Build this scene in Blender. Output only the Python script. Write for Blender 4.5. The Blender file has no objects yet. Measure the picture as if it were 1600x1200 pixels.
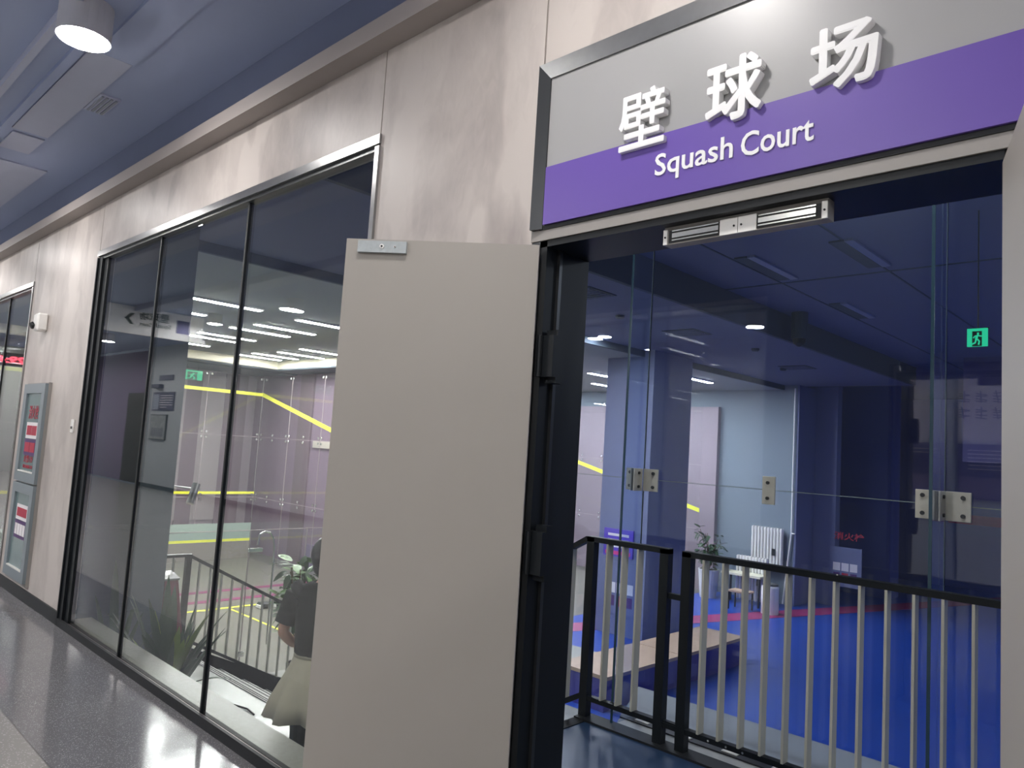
import bpy, bmesh, math, random
from mathutils import Vector, Matrix
random.seed(7)
S = bpy.context.scene
COL = S.collection
PI = math.pi

# ------------------------------------------------------------------ camera
F, YAW, PITCH, ROLL, CAMH = 1157.26, math.radians(44.0145), math.radians(5.0935), math.radians(3.5902), 1.55
cy, sy, cp, sp = math.cos(YAW), math.sin(YAW), math.cos(PITCH), math.sin(PITCH)
fw = Vector((-sy*cp, cy*cp, sp)); rt = Vector((cy, sy, 0)); up = rt.cross(fw)
rt2 = rt*math.cos(ROLL) + up*math.sin(ROLL); up2 = -rt*math.sin(ROLL) + up*math.cos(ROLL)
cd = bpy.data.cameras.new('camera'); cam = bpy.data.objects.new('camera', cd); COL.objects.link(cam)
M = Matrix((rt2, up2, -fw)).transposed().to_4x4(); M.translation = (0, 0, CAMH); cam.matrix_world = M
cd.sensor_width = 36; cd.lens = F/1600*36; cd.clip_start = .05; cd.clip_end = 200
S.camera = cam

# ------------------------------------------------------------------ world, exposure
S.view_settings.view_transform = 'Standard'; S.view_settings.look = 'None'
S.view_settings.gamma = 1; S.view_settings.use_curve_mapping = False
S.view_settings.exposure = 2.1
W = bpy.data.worlds.new('world'); S.world = W; W.use_nodes = True
W.node_tree.nodes['Background'].inputs[0].default_value = (.55, .62, .8, 1)
W.node_tree.nodes['Background'].inputs[1].default_value = .06
c = S.cycles
c.use_denoising = True
c.max_bounces = 10; c.diffuse_bounces = 4; c.glossy_bounces = 6; c.transmission_bounces = 8
c.transparent_max_bounces = 40; c.sample_clamp_indirect = 4; c.caustics_reflective = False; c.caustics_refractive = False
LAMP_E, STRIP_E, DOWN_E = 36.0, 40.0, 60.0

# ------------------------------------------------------------------ materials
def srgb(r, g, b):
    f = lambda v: ((v/255+.055)/1.055)**2.4 if v/255 > .04045 else v/255/12.92
    return (f(r), f(g), f(b), 1)
MATS = {}
def mat(name, col, rough=.5, metal=0, noise=0, nscale=8, bump=0, bscale=60, spec=.5, coat=0):
    if name in MATS: return MATS[name]
    m = bpy.data.materials.new(name); m.use_nodes = True; nt = m.node_tree; b = nt.nodes['Principled BSDF']
    b.inputs['Base Color'].default_value = col; b.inputs['Roughness'].default_value = rough
    b.inputs['Metallic'].default_value = metal; b.inputs['Specular IOR Level'].default_value = spec
    b.inputs['Coat Weight'].default_value = coat
    tc = nt.nodes.new('ShaderNodeTexCoord')
    n = nt.nodes.new('ShaderNodeTexNoise'); n.inputs['Scale'].default_value = nscale; n.inputs['Detail'].default_value = 5
    nt.links.new(tc.outputs['Object'], n.inputs['Vector'])
    r = nt.nodes.new('ShaderNodeMixRGB'); k = max(noise, .03)
    r.inputs[1].default_value = tuple(v*(1-k) for v in col[:3])+(1,); r.inputs[2].default_value = tuple(min(1, v*(1+k)) for v in col[:3])+(1,)
    nt.links.new(n.outputs['Fac'], r.inputs[0]); nt.links.new(r.outputs[0], b.inputs['Base Color'])
    if bump:
        n2 = nt.nodes.new('ShaderNodeTexNoise'); n2.inputs['Scale'].default_value = bscale
        nt.links.new(tc.outputs['Object'], n2.inputs['Vector'])
        bp = nt.nodes.new('ShaderNodeBump'); bp.inputs['Strength'].default_value = bump; bp.inputs['Distance'].default_value = .002
        nt.links.new(n2.outputs['Fac'], bp.inputs['Height']); nt.links.new(bp.outputs[0], b.inputs['Normal'])
    MATS[name] = m; return m
def emis(name, col, s):
    if name in MATS: return MATS[name]
    m = bpy.data.materials.new(name); m.use_nodes = True; nt = m.node_tree; nt.nodes.clear()
    e = nt.nodes.new('ShaderNodeEmission'); e.inputs[0].default_value = col; e.inputs[1].default_value = s
    o = nt.nodes.new('ShaderNodeOutputMaterial'); nt.links.new(e.outputs[0], o.inputs[0]); MATS[name] = m; return m
def glassmat(name, tint, r0=.04, refl=1.0, haze=0.0):
    """thin architectural glass: transparent + mirror by the (two-sided) Schlick term"""
    if name in MATS: return MATS[name]
    m = bpy.data.materials.new(name); m.use_nodes = True; nt = m.node_tree; nt.nodes.clear(); N = nt.nodes.new; L = nt.links.new
    g = N('ShaderNodeNewGeometry'); d = N('ShaderNodeVectorMath'); d.operation = 'DOT_PRODUCT'
    L(g.outputs['Normal'], d.inputs[0]); L(g.outputs['Incoming'], d.inputs[1])
    a = N('ShaderNodeMath'); a.operation = 'ABSOLUTE'; L(d.outputs['Value'], a.inputs[0])
    s = N('ShaderNodeMath'); s.operation = 'SUBTRACT'; s.inputs[0].default_value = 1; L(a.outputs[0], s.inputs[1])
    p = N('ShaderNodeMath'); p.operation = 'POWER'; p.inputs[1].default_value = 5; L(s.outputs[0], p.inputs[0])
    q = N('ShaderNodeMath'); q.operation = 'MULTIPLY_ADD'; q.inputs[1].default_value = (1-r0)*refl; q.inputs[2].default_value = r0*refl; L(p.outputs[0], q.inputs[0])
    t = N('ShaderNodeBsdfTransparent'); t.inputs[0].default_value = tint
    gl = N('ShaderNodeBsdfGlossy'); gl.inputs['Roughness'].default_value = 0; gl.inputs[0].default_value = (1, 1, 1, 1)
    base = t
    if haze:
        df = N('ShaderNodeBsdfDiffuse'); df.inputs[0].default_value = (.7, .75, .8, 1)
        mh = N('ShaderNodeMixShader'); mh.inputs[0].default_value = haze; L(t.outputs[0], mh.inputs[1]); L(df.outputs[0], mh.inputs[2]); base = mh
    mx = N('ShaderNodeMixShader'); L(q.outputs[0], mx.inputs[0]); L(base.outputs[0], mx.inputs[1]); L(gl.outputs[0], mx.inputs[2])
    o = N('ShaderNodeOutputMaterial'); L(mx.outputs[0], o.inputs[0]); MATS[name] = m; return m

def plaster():
    m = bpy.data.materials.new('trowelled_plaster'); m.use_nodes = True; nt = m.node_tree; N = nt.nodes.new; L = nt.links.new
    b = nt.nodes['Principled BSDF']; b.inputs['Roughness'].default_value = .42; b.inputs['Specular IOR Level'].default_value = .35
    tc = N('ShaderNodeTexCoord'); mp = N('ShaderNodeMapping'); mp.inputs['Scale'].default_value = (1.25, 1, .6); mp.inputs['Rotation'].default_value = (0, .5, 0)
    L(tc.outputs['Object'], mp.inputs['Vector'])
    n1 = N('ShaderNodeTexNoise'); n1.inputs['Scale'].default_value = 1.6; n1.inputs['Detail'].default_value = 3; n1.inputs['Distortion'].default_value = 1.4
    L(mp.outputs[0], n1.inputs['Vector'])
    v = N('ShaderNodeTexVoronoi'); v.feature = 'SMOOTH_F1'; v.inputs['Scale'].default_value = 3.2; v.inputs['Smoothness'].default_value = .3
    ad = N('ShaderNodeVectorMath'); ad.operation = 'ADD'; ds = N('ShaderNodeVectorMath'); ds.operation = 'SCALE'; ds.inputs['Scale'].default_value = .55
    n3 = N('ShaderNodeTexNoise'); n3.inputs['Scale'].default_value = 2.5; L(mp.outputs[0], n3.inputs['Vector'])
    L(n3.outputs['Color'], ds.inputs[0]); L(mp.outputs[0], ad.inputs[0]); L(ds.outputs[0], ad.inputs[1]); L(ad.outputs[0], v.inputs['Vector'])
    n2 = N('ShaderNodeTexNoise'); n2.inputs['Scale'].default_value = 14; n2.inputs['Detail'].default_value = 6; n2.inputs['Distortion'].default_value = 2
    L(mp.outputs[0], n2.inputs['Vector'])
    a = N('ShaderNodeMath'); a.operation = 'MULTIPLY_ADD'; a.inputs[1].default_value = .42; L(v.outputs['Color'], a.inputs[0]); 
    a2 = N('ShaderNodeMath'); a2.operation = 'MULTIPLY'; a2.inputs[1].default_value = .95; L(n1.outputs['Fac'], a2.inputs[0]); L(a2.outputs[0], a.inputs[2])
    a3 = N('ShaderNodeMath'); a3.operation = 'MULTIPLY_ADD'; a3.inputs[1].default_value = .22; L(n2.outputs['Fac'], a3.inputs[0]); L(a.outputs[0], a3.inputs[2])
    r = N('ShaderNodeValToRGB'); r.color_ramp.elements[0].position = .25; r.color_ramp.elements[1].position = .95
    r.color_ramp.elements[0].color = srgb(142, 133, 130); r.color_ramp.elements[1].color = srgb(196, 188, 182)
    L(a3.outputs[0], r.inputs[0]); L(r.outputs[0], b.inputs['Base Color'])
    bp = N('ShaderNodeBump'); bp.inputs['Strength'].default_value = .12; bp.inputs['Distance'].default_value = .004
    L(a3.outputs[0], bp.inputs['Height']); L(bp.outputs[0], b.inputs['Normal']); MATS['plaster'] = m; return m
PLASTER = plaster()

def terrazzo(name, base, chip, rough=.13, scale=130):
    m = bpy.data.materials.new(name); m.use_nodes = True; nt = m.node_tree; N = nt.nodes.new; L = nt.links.new
    b = nt.nodes['Principled BSDF']; b.inputs['Roughness'].default_value = rough
    tc = N('ShaderNodeTexCoord'); v = N('ShaderNodeTexVoronoi'); v.inputs['Scale'].default_value = scale; L(tc.outputs['Object'], v.inputs['Vector'])
    s = N('ShaderNodeSeparateColor'); L(v.outputs['Color'], s.inputs[0])
    lt = N('ShaderNodeMath'); lt.operation = 'GREATER_THAN'; lt.inputs[1].default_value = .8; L(s.outputs[0], lt.inputs[0])
    d = N('ShaderNodeMath'); d.operation = 'LESS_THAN'; d.inputs[1].default_value = .42; L(v.outputs['Distance'], d.inputs[0])
    mm = N('ShaderNodeMath'); mm.operation = 'MULTIPLY'; L(lt.outputs[0], mm.inputs[0]); L(d.outputs[0], mm.inputs[1])
    n = N('ShaderNodeTexNoise'); n.inputs['Scale'].default_value = 3; L(tc.outputs['Object'], n.inputs['Vector'])
    mx0 = N('ShaderNodeMixRGB'); mx0.inputs[1].default_value = base; mx0.inputs[2].default_value = tuple(v*.8 for v in base[:3])+(1,); L(n.outputs['Fac'], mx0.inputs[0])
    mx = N('ShaderNodeMixRGB'); mx.inputs[2].default_value = chip; L(mm.outputs[0], mx.inputs[0]); L(mx0.outputs[0], mx.inputs[1])
    L(mx.outputs[0], b.inputs['Base Color'])
    n2 = N('ShaderNodeTexNoise'); n2.inputs['Scale'].default_value = 9; n2.inputs['Detail'].default_value = 2; L(tc.outputs['Object'], n2.inputs['Vector'])
    bp = N('ShaderNodeBump'); bp.inputs['Strength'].default_value = .05; bp.inputs['Distance'].default_value = .01
    L(n2.outputs['Fac'], bp.inputs['Height']); L(bp.outputs[0], b.inputs['Normal']); MATS[name] = m; return m
TERR = terrazzo('dark_terrazzo', srgb(114, 113, 116), srgb(178, 177, 180), .12, 230)
TERL = terrazzo('pale_terrazzo', srgb(146, 144, 141), srgb(190, 186, 184), .2)

BLACK = mat('black_powder_coat', srgb(20, 24, 28), .45, spec=.3)
BLACKM = mat('black_matt', srgb(20, 23, 27), .6)
STEEL = mat('brushed_steel', srgb(150, 150, 150), .28, .9, .08, 40)
STEELB = mat('polished_steel', srgb(205, 205, 200), .22, .8, .05, 30)
SATIN = mat('satin_fitting_steel', srgb(196, 194, 184), .4, .35, .08, 40)
DKSTEEL = mat('dark_steel', srgb(70, 72, 74), .35, .7)
GREYPAINT = mat('grey_door_paint', srgb(158, 153, 146), .5, 0, .03, 3, .05, 200)
LEAFGREY = mat('pale_grey_frame', srgb(150, 146, 142), .5)
CORNICE = mat('cornice_paint', srgb(160, 152, 148), .6)
CEIL = mat('flare_tinted_ceiling_paint', srgb(166, 177, 208), .8, 0, .05, 1)  # blue cast of camera flare is mixed into this colour
CEILB = mat('flare_tinted_beam_paint', srgb(186, 191, 212), .8)  # beams carry the same flare tint in their colour
HALLC = mat('hall_ceiling_paint', srgb(150, 158, 158), .85, 0, .04, 1)
HALLD = mat('hall_ceiling_dark_trim', srgb(66, 76, 86), .8)
NAVYC = mat('navy_ceiling_paint', srgb(100, 106, 132), .8)
CREAM = mat('cream_cove_paint', srgb(226, 220, 198), .8)
WHITE = mat('white_paint', srgb(232, 230, 226), .4)
WHITEA = mat('white_acrylic', srgb(240, 240, 240), .35)
PURPLE = mat('purple_sign_band', srgb(104, 80, 166), .38, 0, .03, 2)
SILVER = mat('silver_grey_sign_board', srgb(160, 160, 160), .36, 0, .06, 2.2)
YELLOW = mat('yellow_court_line', srgb(226, 226, 70), .5)
MAGENTA = mat('magenta_floor_line', srgb(120, 24, 84), .5)
REDL = mat('red_floor_line', srgb(140, 44, 98), .45)
BLUEF = mat('blue_court_floor', srgb(30, 66, 156), .3, 0, .06, 1.5, .1, 60)
LANDF = mat('dark_blue_landing_vinyl', srgb(38, 60, 92), .35, 0, .1, 5)
BLUEW = mat('blue_wall_paint', srgb(110, 118, 152), .6, 0, .04, 2)
BLUEWD = mat('deep_blue_wall_paint', srgb(72, 86, 150), .55, 0, .04, 2)
LILAC = mat('lilac_wall_paint', srgb(146, 132, 140), .6, 0, .03, 1)
LILACD = mat('mauve_wall_paint', srgb(116, 98, 108), .6, 0, .03, 1)
LILACP = mat('pale_mauve_wall_panel', srgb(160, 148, 150), .6)
PURW = mat('dusky_purple_wall_paint', srgb(118, 106, 136), .6)
TEALW = mat('grey_teal_wall_paint', srgb(116, 128, 138), .7, 0, .04, 2)
COLG = mat('grey_concrete_pier', srgb(88, 100, 106), .7, 0, .05, 1.5)
WOODF = mat('grey_maple_court_floor', srgb(104, 101, 93), .35, 0, .12, 3)
LOBBY = mat('pale_grey_lobby_floor', srgb(140, 140, 134), .35, 0, .08, 3)
TILE = mat('pale_marble_tile', srgb(156, 160, 154), .25, 0, .1, 2.5)
SILL = mat('speckled_stone_sill', srgb(150, 148, 138), .4, 0, .2, 30)
LEDGE = mat('light_grey_ledge', srgb(170, 172, 172), .5, 0, .05, 4)
BALU = mat('grey_baluster_paint', srgb(190, 188, 174), .4)
CABG = mat('blue_grey_cabinet_frame', srgb(132, 142, 148), .4, .2)
CABP = mat('cabinet_glass_panel', srgb(110, 130, 132), .18)
RED = mat('red_print', srgb(170, 30, 60), .5)
PURP = mat('purple_print', srgb(74, 40, 100), .5)
PAPER = mat('white_paper', srgb(228, 224, 226), .6)
MAROON = mat('maroon_enamel', srgb(110, 48, 58), .4)
WOODT = mat('light_wood_bench_top', srgb(176, 150, 128), .5, 0, .1, 12)
SKIN = mat('skin', srgb(196, 150, 130), .55)
HAIR = mat('black_hair', srgb(22, 20, 22), .5, 0, .2, 60)
TEE = mat('charcoal_cotton', srgb(18, 20, 21), .9, 0, .08, 30, .1, 300)
SKIRT = mat('beige_cotton', srgb(176, 168, 148), .9, 0, .06, 20, .1, 300)
LEGG = mat('dark_leggings', srgb(40, 48, 46), .8)
LEAF1 = mat('dark_green_leaf', srgb(52, 78, 52), .4, 0, .35, 12)
LEAF2 = mat('yellow_green_leaf', srgb(112, 134, 58), .4, 0, .3, 12)
LEAF3 = mat('glossy_green_leaf', srgb(74, 116, 52), .35, 0, .3, 6)
STEM = mat('brown_stem', srgb(92, 76, 50), .7)
POT = mat('white_ceramic_pot', srgb(210, 210, 208), .3)
POTD = mat('dark_plastic_pot', srgb(40, 42, 44), .5)
SOIL = mat('potting_soil', srgb(50, 38, 30), .9)
SCREEN = mat('dark_poster_print', srgb(60, 56, 86), .5)
LAMPE = emis('lamp_diffuser_glow', (1, .96, .93, 1), LAMP_E)
STRIPE = emis('strip_light_glow', (1, 1, .97, 1), STRIP_E)
DOWNE = emis('downlight_glow', (1, .99, .97, 1), DOWN_E)
GREEN = emis('exit_green_glow', (.03, .8, .36, 1), .2)
GREEND = mat('exit_dark_green', srgb(6, 60, 36), .5)
LEDR = emis('red_digit_glow', (1, .08, .12, 1), 1.1)
GLASSW = glassmat('grey_window_glass', (.92, .94, .94, 1), .052, 1.0)
GLASSB = glassmat('blue_tinted_court_glass', (.86, .91, .99, 1), .05, 1.0, .012)  # slight diffuse haze put into the glass for lens flare
GLASSC = glassmat('clear_court_glass', (.96, .97, .97, 1), .04, .7)
GEDGE = mat('green_glass_edge', srgb(120, 134, 140), .2)

# ------------------------------------------------------------------ mesh builder
class MB:
    def __init__(s): s.v = []; s.f = []
    def add(s, v, f):
        n = len(s.v); s.v += [tuple(p) for p in v]; s.f += [[i+n for i in q] for q in f]; return s
    def box(s, x0, x1, y0, y1, z0, z1):
        x0, x1 = sorted((x0, x1)); y0, y1 = sorted((y0, y1)); z0, z1 = sorted((z0, z1))
        return s.add([(x0,y0,z0),(x1,y0,z0),(x1,y1,z0),(x0,y1,z0),(x0,y0,z1),(x1,y0,z1),(x1,y1,z1),(x0,y1,z1)],
                     [(3,2,1,0),(4,5,6,7),(0,1,5,4),(1,2,6,5),(2,3,7,6),(3,0,4,7)])
    def bev(s, x0, x1, y0, y1, z0, z1, b=.004):
        """box with chamfered edges"""
        bm = bmesh.new(); bmesh.ops.create_cube(bm, size=1)
        for v in bm.verts: v.co = ((x0+x1)/2+v.co.x*abs(x1-x0), (y0+y1)/2+v.co.y*abs(y1-y0), (z0+z1)/2+v.co.z*abs(z1-z0))
        bmesh.ops.bevel(bm, geom=bm.edges[:], offset=b, segments=1, affect='EDGES'); s.bm(bm); return s
    def bm(s, bm):
        bm.verts.index_update(); s.add([v.co[:] for v in bm.verts], [[v.index for v in f.verts] for f in bm.faces]); bm.free()
    def prism(s, pts, ax, a, b):
        """polygon extruded along an axis; pts are the two other coordinates in order"""
        def P(p, t):
            q = list(p); q.insert(ax, t); return q
        n = len(pts); v = [P(p, a) for p in pts]+[P(p, b) for p in pts]
        return s.add(v, [list(range(n))[::-1], list(range(n, 2*n))]+[(i, (i+1) % n, n+(i+1) % n, n+i) for i in range(n)])
    def tube(s, a, b, r, n=10, r2=None, rect=None):
        a, b = Vector(a), Vector(b); d = (b-a).normalized(); u = d.orthogonal().normalized() if abs(d.z) < .95 else Vector((1, 0, 0))
        if abs(d.z) < .95: u = d.cross(Vector((0, 0, 1))).normalized()
        w = d.cross(u); r2 = r if r2 is None else r2; V = []
        if rect:
            for P in (a, b):
                for i, j in ((-1,-1),(1,-1),(1,1),(-1,1)): V.append(P+u*i*rect[0]/2+w*j*rect[1]/2)
            n = 4
        else:
            for P, R in ((a, r), (b, r2)):
                for i in range(n): t = 2*PI*i/n; V.append(P+u*R*math.cos(t)+w*R*math.sin(t))
        return s.add(V, [list(range(n))[::-1], list(range(n, 2*n))]+[(i, (i+1) % n, n+(i+1) % n, n+i) for i in range(n)])
    def path(s, pts, r, n=8):
        for i in range(len(pts)-1): s.tube(pts[i], pts[i+1], r, n)
        return s
    def lathe(s, prof, cx, cy_, n=24):
        V = [(cx+r*math.cos(2*PI*i/n), cy_+r*math.sin(2*PI*i/n), z) for r, z in prof for i in range(n)]
        m = len(prof); Fs = [((j*n+i), (j*n+(i+1) % n), ((j+1)*n+(i+1) % n), ((j+1)*n+i)) for j in range(m-1) for i in range(n)]
        Fs += [list(range(n))[::-1], [(m-1)*n+i for i in range(n)]]
        return s.add(V, Fs)
    def build(s, name, m, parent=None, loc=None, smooth=False):
        O = Vector(loc) if loc is not None else (Vector(parent['_o']) if parent is not None and '_o' in parent else Vector((0, 0, 0)))
        me = bpy.data.meshes.new(name); me.from_pydata([tuple(Vector(p)-O) for p in s.v], [], s.f); me.update()
        bm = bmesh.new(); bm.from_mesh(me); bmesh.ops.recalc_face_normals(bm, faces=bm.faces[:]); bm.to_mesh(me); bm.free()
        if smooth:
            me.polygons.foreach_set('use_smooth', [True]*len(me.polygons))
        me.materials.append(m); o = bpy.data.objects.new(name, me); COL.objects.link(o)
        if parent is not None: o.parent = parent; 
        if parent is None: o.location = O
        o['_o'] = tuple(O)
        return o
def B(*a): return MB().box(*a)
def tag(o, label=None, cat=None, group=None, kind=None):
    for k, v in (('label', label), ('category', cat), ('group', group), ('kind', kind)):
        if v: o[k] = v
    return o
def thing(name, loc, label, cat, group=None, kind=None):
    o = bpy.data.objects.new(name, None); COL.objects.link(o); o.location = loc; o['_o'] = tuple(loc); o.empty_display_size = .1
    return tag(o, label, cat, group, kind)
def struct(name, mb, m, loc=(0, 0, 0), label=None):
    o = mb.build(name, m, None, loc); o['kind'] = 'structure'
    return tag(o, label, 'structure')
def sthing(name, loc, label, cat='structure'):
    return thing(name, loc, label, cat, None, 'structure')
def copytree(o, parent=None):
    q = o.copy(); COL.objects.link(q); q.parent = parent
    for ch in list(o.children): copytree(ch, q)
    return q
def place(root, delta, label=None, group=None):
    q = copytree(root); q.location = Vector(root.location)+Vector(delta)
    if label: q['label'] = label
    if group: q['group'] = group
    return q

def text_mesh(name, body, size, depth, m, parent, origin, xdir, updir, offset=0.0, width=None, height=None, bold=0):
    """text set as real extruded letters; origin = lower left corner, xdir/updir world directions"""
    cu = bpy.data.curves.new(name, 'FONT'); cu.body = body; cu.size = size; cu.extrude = depth/2; cu.offset = offset; cu.resolution_u = 3
    t = bpy.data.objects.new(name, cu); COL.objects.link(t)
    dg = bpy.context.evaluated_depsgraph_get(); dg.update(); me = bpy.data.meshes.new_from_object(t.evaluated_get(dg))
    bpy.data.objects.remove(t)
    if len(me.vertices) == 0:
        print('EMPTY TEXT', body)
    xs = [v.co.x for v in me.vertices] or [0, 1]; ys = [v.co.y for v in me.vertices] or [0, 1]
    x0, y0 = min(xs), min(ys); kx = width/(max(xs)-x0) if width else 1; ky = height/(max(ys)-y0) if height else kx
    if not width and height: kx = ky
    X, U = Vector(xdir).normalized(), Vector(updir).normalized(); Z = X.cross(U); P = Vector(origin)
    O = Vector(parent['_o']) if parent is not None else P
    for v in me.vertices:
        v.co = P+X*(v.co.x-x0)*kx+U*(v.co.y-y0)*ky+Z*(v.co.z+depth/2)-O
    if bold:
        v0 = [v.co.copy() for v in me.vertices]; f0 = [list(p.vertices) for p in me.polygons]; V = []; Fs = []
        for k in range(8):
            dv = X*math.cos(k*PI/4)*bold+U*math.sin(k*PI/4)*bold-Z*.00012*k; n0 = len(V)
            V += [p+dv for p in v0]; Fs += [[i+n0 for i in q] for q in f0]
        me = bpy.data.meshes.new(name); me.from_pydata([tuple(p) for p in V], [], Fs); me.update()
    me.materials.clear(); me.materials.append(m); me.name = name
    o = bpy.data.objects.new(name, me); COL.objects.link(o); o['_o'] = tuple(O)
    if parent is not None: o.parent = parent
    else: o.location = O
    return o

# ================================================================== THE CORRIDOR
WY = 1.861            # face of the court side wall
GY = 1.895             # window glass
ZC = 3.70             # corridor ceiling
XL, XR = -26.0, 6.0
OY = -3.75            # opposite wall
ZF = -1.93            # lower level (courts)
fl = struct('floor', B(XL, XR, OY, 1.13, -.1, 0).box(XL, XR, 1.13, 1.135, -.1, 0), TERL, label='pale terrazzo corridor floor')
B(XL, XR, 1.14, WY, -.1, 0).build('terrazzo_strip', TERR, fl)['label'] = 'dark speckled polished terrazzo strip'
B(XL, XR, 1.135, 1.14, -.1, .0005).build('floor_trim', STEEL, fl)

# wall with its plaster panels, openings left clear
wall = sthing('wall_right', (-4, WY, 0), 'trowelled pale plaster wall with glazing and doorway')
def wp(x0, x1, z0, z1): B(x0+.004, x1-.004, WY, WY+.12, z0, z1).build('wall_panel', PLASTER, wall)
W1 = (-6.45, -2.735, .09, 2.87)   # window 1 opening
W2 = (-16.0, -8.37, .09, 2.84)
TOP = 3.322
wp(-16.3, W2[1]+.02, W2[3]+.055, TOP)
wp(W2[1]+.02, W1[0]-.02, .1, TOP)
wp(W1[0]-.02, W1[1]+.02, W1[3]+.055, TOP)
wp(W1[1]+.02, -1.735, .1, TOP)
wp(-1.735, 2.6, 2.9, TOP)
wp(-.27, 6.0, .1, 2.9)
wp(-26, -16.3, .1, TOP)
# body behind the panels
B(-26, -16.05, WY+.12, 2.0, 0, ZC+.2).box(W2[1]+.03, W1[0]-.06, WY+.12, 2.0, 0, ZC+.2).box(W1[1]+.06, -1.74, WY+.12, 2.08, 0, ZC+.2).box(-.26, 6, WY+.12, 2.08, 0, ZC+.2)\
  .box(-26, -1.74, WY+.12, 2.0, 2.96, ZC+.2).box(-1.74, -.26, WY+.12, 2.08, 2.34, ZC+.2).build('wall_core', HALLD, wall)
B(W1[1]+.04, W1[1]+.2, 1.98, 2.05, 0, 3.2).build('wall_return', HALLC, wall)
bb = struct('baseboard_right', B(-8.37, -6.47, WY-.012, WY, 0, .1).box(-2.7, -1.76, WY-.012, WY, 0, .1).box(-.25, 6, WY-.012, WY, 0, .1).box(-26, -16, WY-.012, WY, 0, .1), BLACK)
crn = struct('trim_1', MB().box(XL, XR, 1.76, WY, 3.32, 3.385), CORNICE, label='pale ledge running along the top of the plaster wall')
B(XL, XR, 1.755, 1.76, 3.32, 3.405).build('ledge_lip', CORNICE, crn)
B(XL, XR, WY-.002, WY+.1, 3.385, ZC).build('upper_wall', mat('darkened_upper_wall_paint', srgb(112, 120, 146), .8), crn)  # ceiling colour darkened here to cancel the lamplight on this face

cl = struct('ceiling', B(XL, XR, OY, WY, ZC, ZC+.1), CEIL, label='blue grey corridor ceiling')
B(-6.42, -4.66, 1.17, 1.40, ZC-.012, ZC).build('ceiling_panel', CEILB, cl)
B(-4.64, 6, 1.20, 1.405, ZC-.02, ZC).build('ceiling_panel', CEIL, cl)
B(-6.95, -6.5, 1.19, 1.40, ZC-.012, ZC).build('ceiling_panel', CEILB, cl)
B(-9.5, -7.3, 1.2, 1.62, ZC-.012, ZC).build('ceiling_panel', CEILB, cl)
B(XL, 6, .93, .97, ZC-.05, ZC).build('cable_tray', CEILB, cl)
B(XL, -4.5, 1.10, 1.15, ZC-.03, ZC).build('cable_tray', CEIL, cl)
B(XL, 6, .35, .6, ZC-.05, ZC).build('ceiling_beam', CEILB, cl)
B(XL, 6, -1.2, -.9, ZC-.1, ZC).build('ceiling_beam', CEILB, cl)
# ceiling grille by the lamp
vt = thing('ceiling_vent', (-5.42, 1.47, ZC), 'small slatted air grille in the blue corridor ceiling near the round lamp', 'vent')
B(-5.59, -5.24, 1.405, 1.53, ZC-.012, ZC).build('frame', CEILB, vt)
for k in range(4):
    y = 1.42+k*.028
    B(-5.57, -5.26, y, y+.014, ZC-.02, ZC-.012).build('slat', mat('vent_slat', srgb(150, 156, 172), .5), vt)

# surface mounted round lamps, spaced down the corridor
def lamp(x, em=None):
    r = .125
    t = thing('ceiling_lamp', (x, 1.02, ZC), 'x', 'lamp')
    MB().lathe([(r, 3.515), (r, 3.70)], x, 1.02, 40).build('lamp_body', mat('lamp_white', srgb(205, 205, 212), .5), t)
    MB().lathe([(r-.006, 3.509), (r-.006, 3.514)], x, 1.02, 40).build('diffuser', em or LAMPE, t)
    return t
ORD = ['', 'one bay', 'two bays', 'three bays', 'four bays', 'five bays', 'six bays', 'seven bays']
L0 = lamp(-4.2)
L0['label'] = 'lit white cylindrical lamp mounted under the blue corridor ceiling at upper left'
for k in (-7, -6, -5, -4, -3, -2, -1, 1, 2, 3):
    place(L0, (k*2.85, 0, 0), 'lit cylindrical lamp %s, mirrored in the windows' % (('%s beyond the lamp at upper left' % ORD[-k]) if k < 0 else '%s before the lamp at upper left' % ORD[k]), 'corridor lamps beyond the frame')

L1 = lamp(-4.8, emis('fill_lamp_glow', (1, .97, .94, 1), LAMP_E*3)); L1.location.y -= 3.1  # unseen second row, added as fill for the corridor and door
L1['label'] = 'added cylindrical fill lamp of a row along the opposite corridor wall, outside the frame'; L1['group'] = 'added fill lamps along the opposite wall'
for k in [q for q in range(-7, 4) if q]:
    place(L1, (k*2.85, 0, 0), 'added cylindrical fill lamp of the opposite corridor row, %s %s its middle lamp' % (ORD[abs(k)], 'beyond' if k < 0 else 'before'), 'added fill lamps along the opposite wall')
# opposite side of the corridor (seen mirrored in the windows)
struct('wall_left', B(-20.9, XR, OY-.1, OY, 0, ZC), mat('pale_vertical_panel_wall', srgb(176, 180, 184), .5, 0, .1, 1.5))
rec = struct('wall_alcove', B(-26, -20.9, OY-.35, OY-.25, 0, ZC).box(-20.95, -20.9, OY-.3, OY, 0, ZC), PURW)
B(-22.9, -21.3, OY-.25, OY-.22, 0, 2.5).build('door_panel', mat('dark_door', srgb(58, 58, 60), .5), rec)
struct('wall_end', B(-26.1, -26, OY, WY, 0, ZC), mat('pale_end_wall', srgb(170, 174, 170), .6))
struct('wall_back', B(XR, XR+.1, OY, WY, 0, ZC), PLASTER)
struct('baseboard_left', B(-20.9, XR, OY, OY+.015, 0, .1), BLACK)
pn = thing('display_board', (-19.7, OY, 2.2), 'dark board with a photograph and lines of print, mirrored in the left window', 'poster')
B(-20.35, -19.0, OY, OY+.03, 2.0, 2.48).build('board', SCREEN, pn)
B(-20.3, -19.95, OY+.03, OY+.034, 2.03, 2.42).build('photo', mat('grey_photo', srgb(150, 156, 170), .5, 0, .7, 30), pn)
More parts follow.
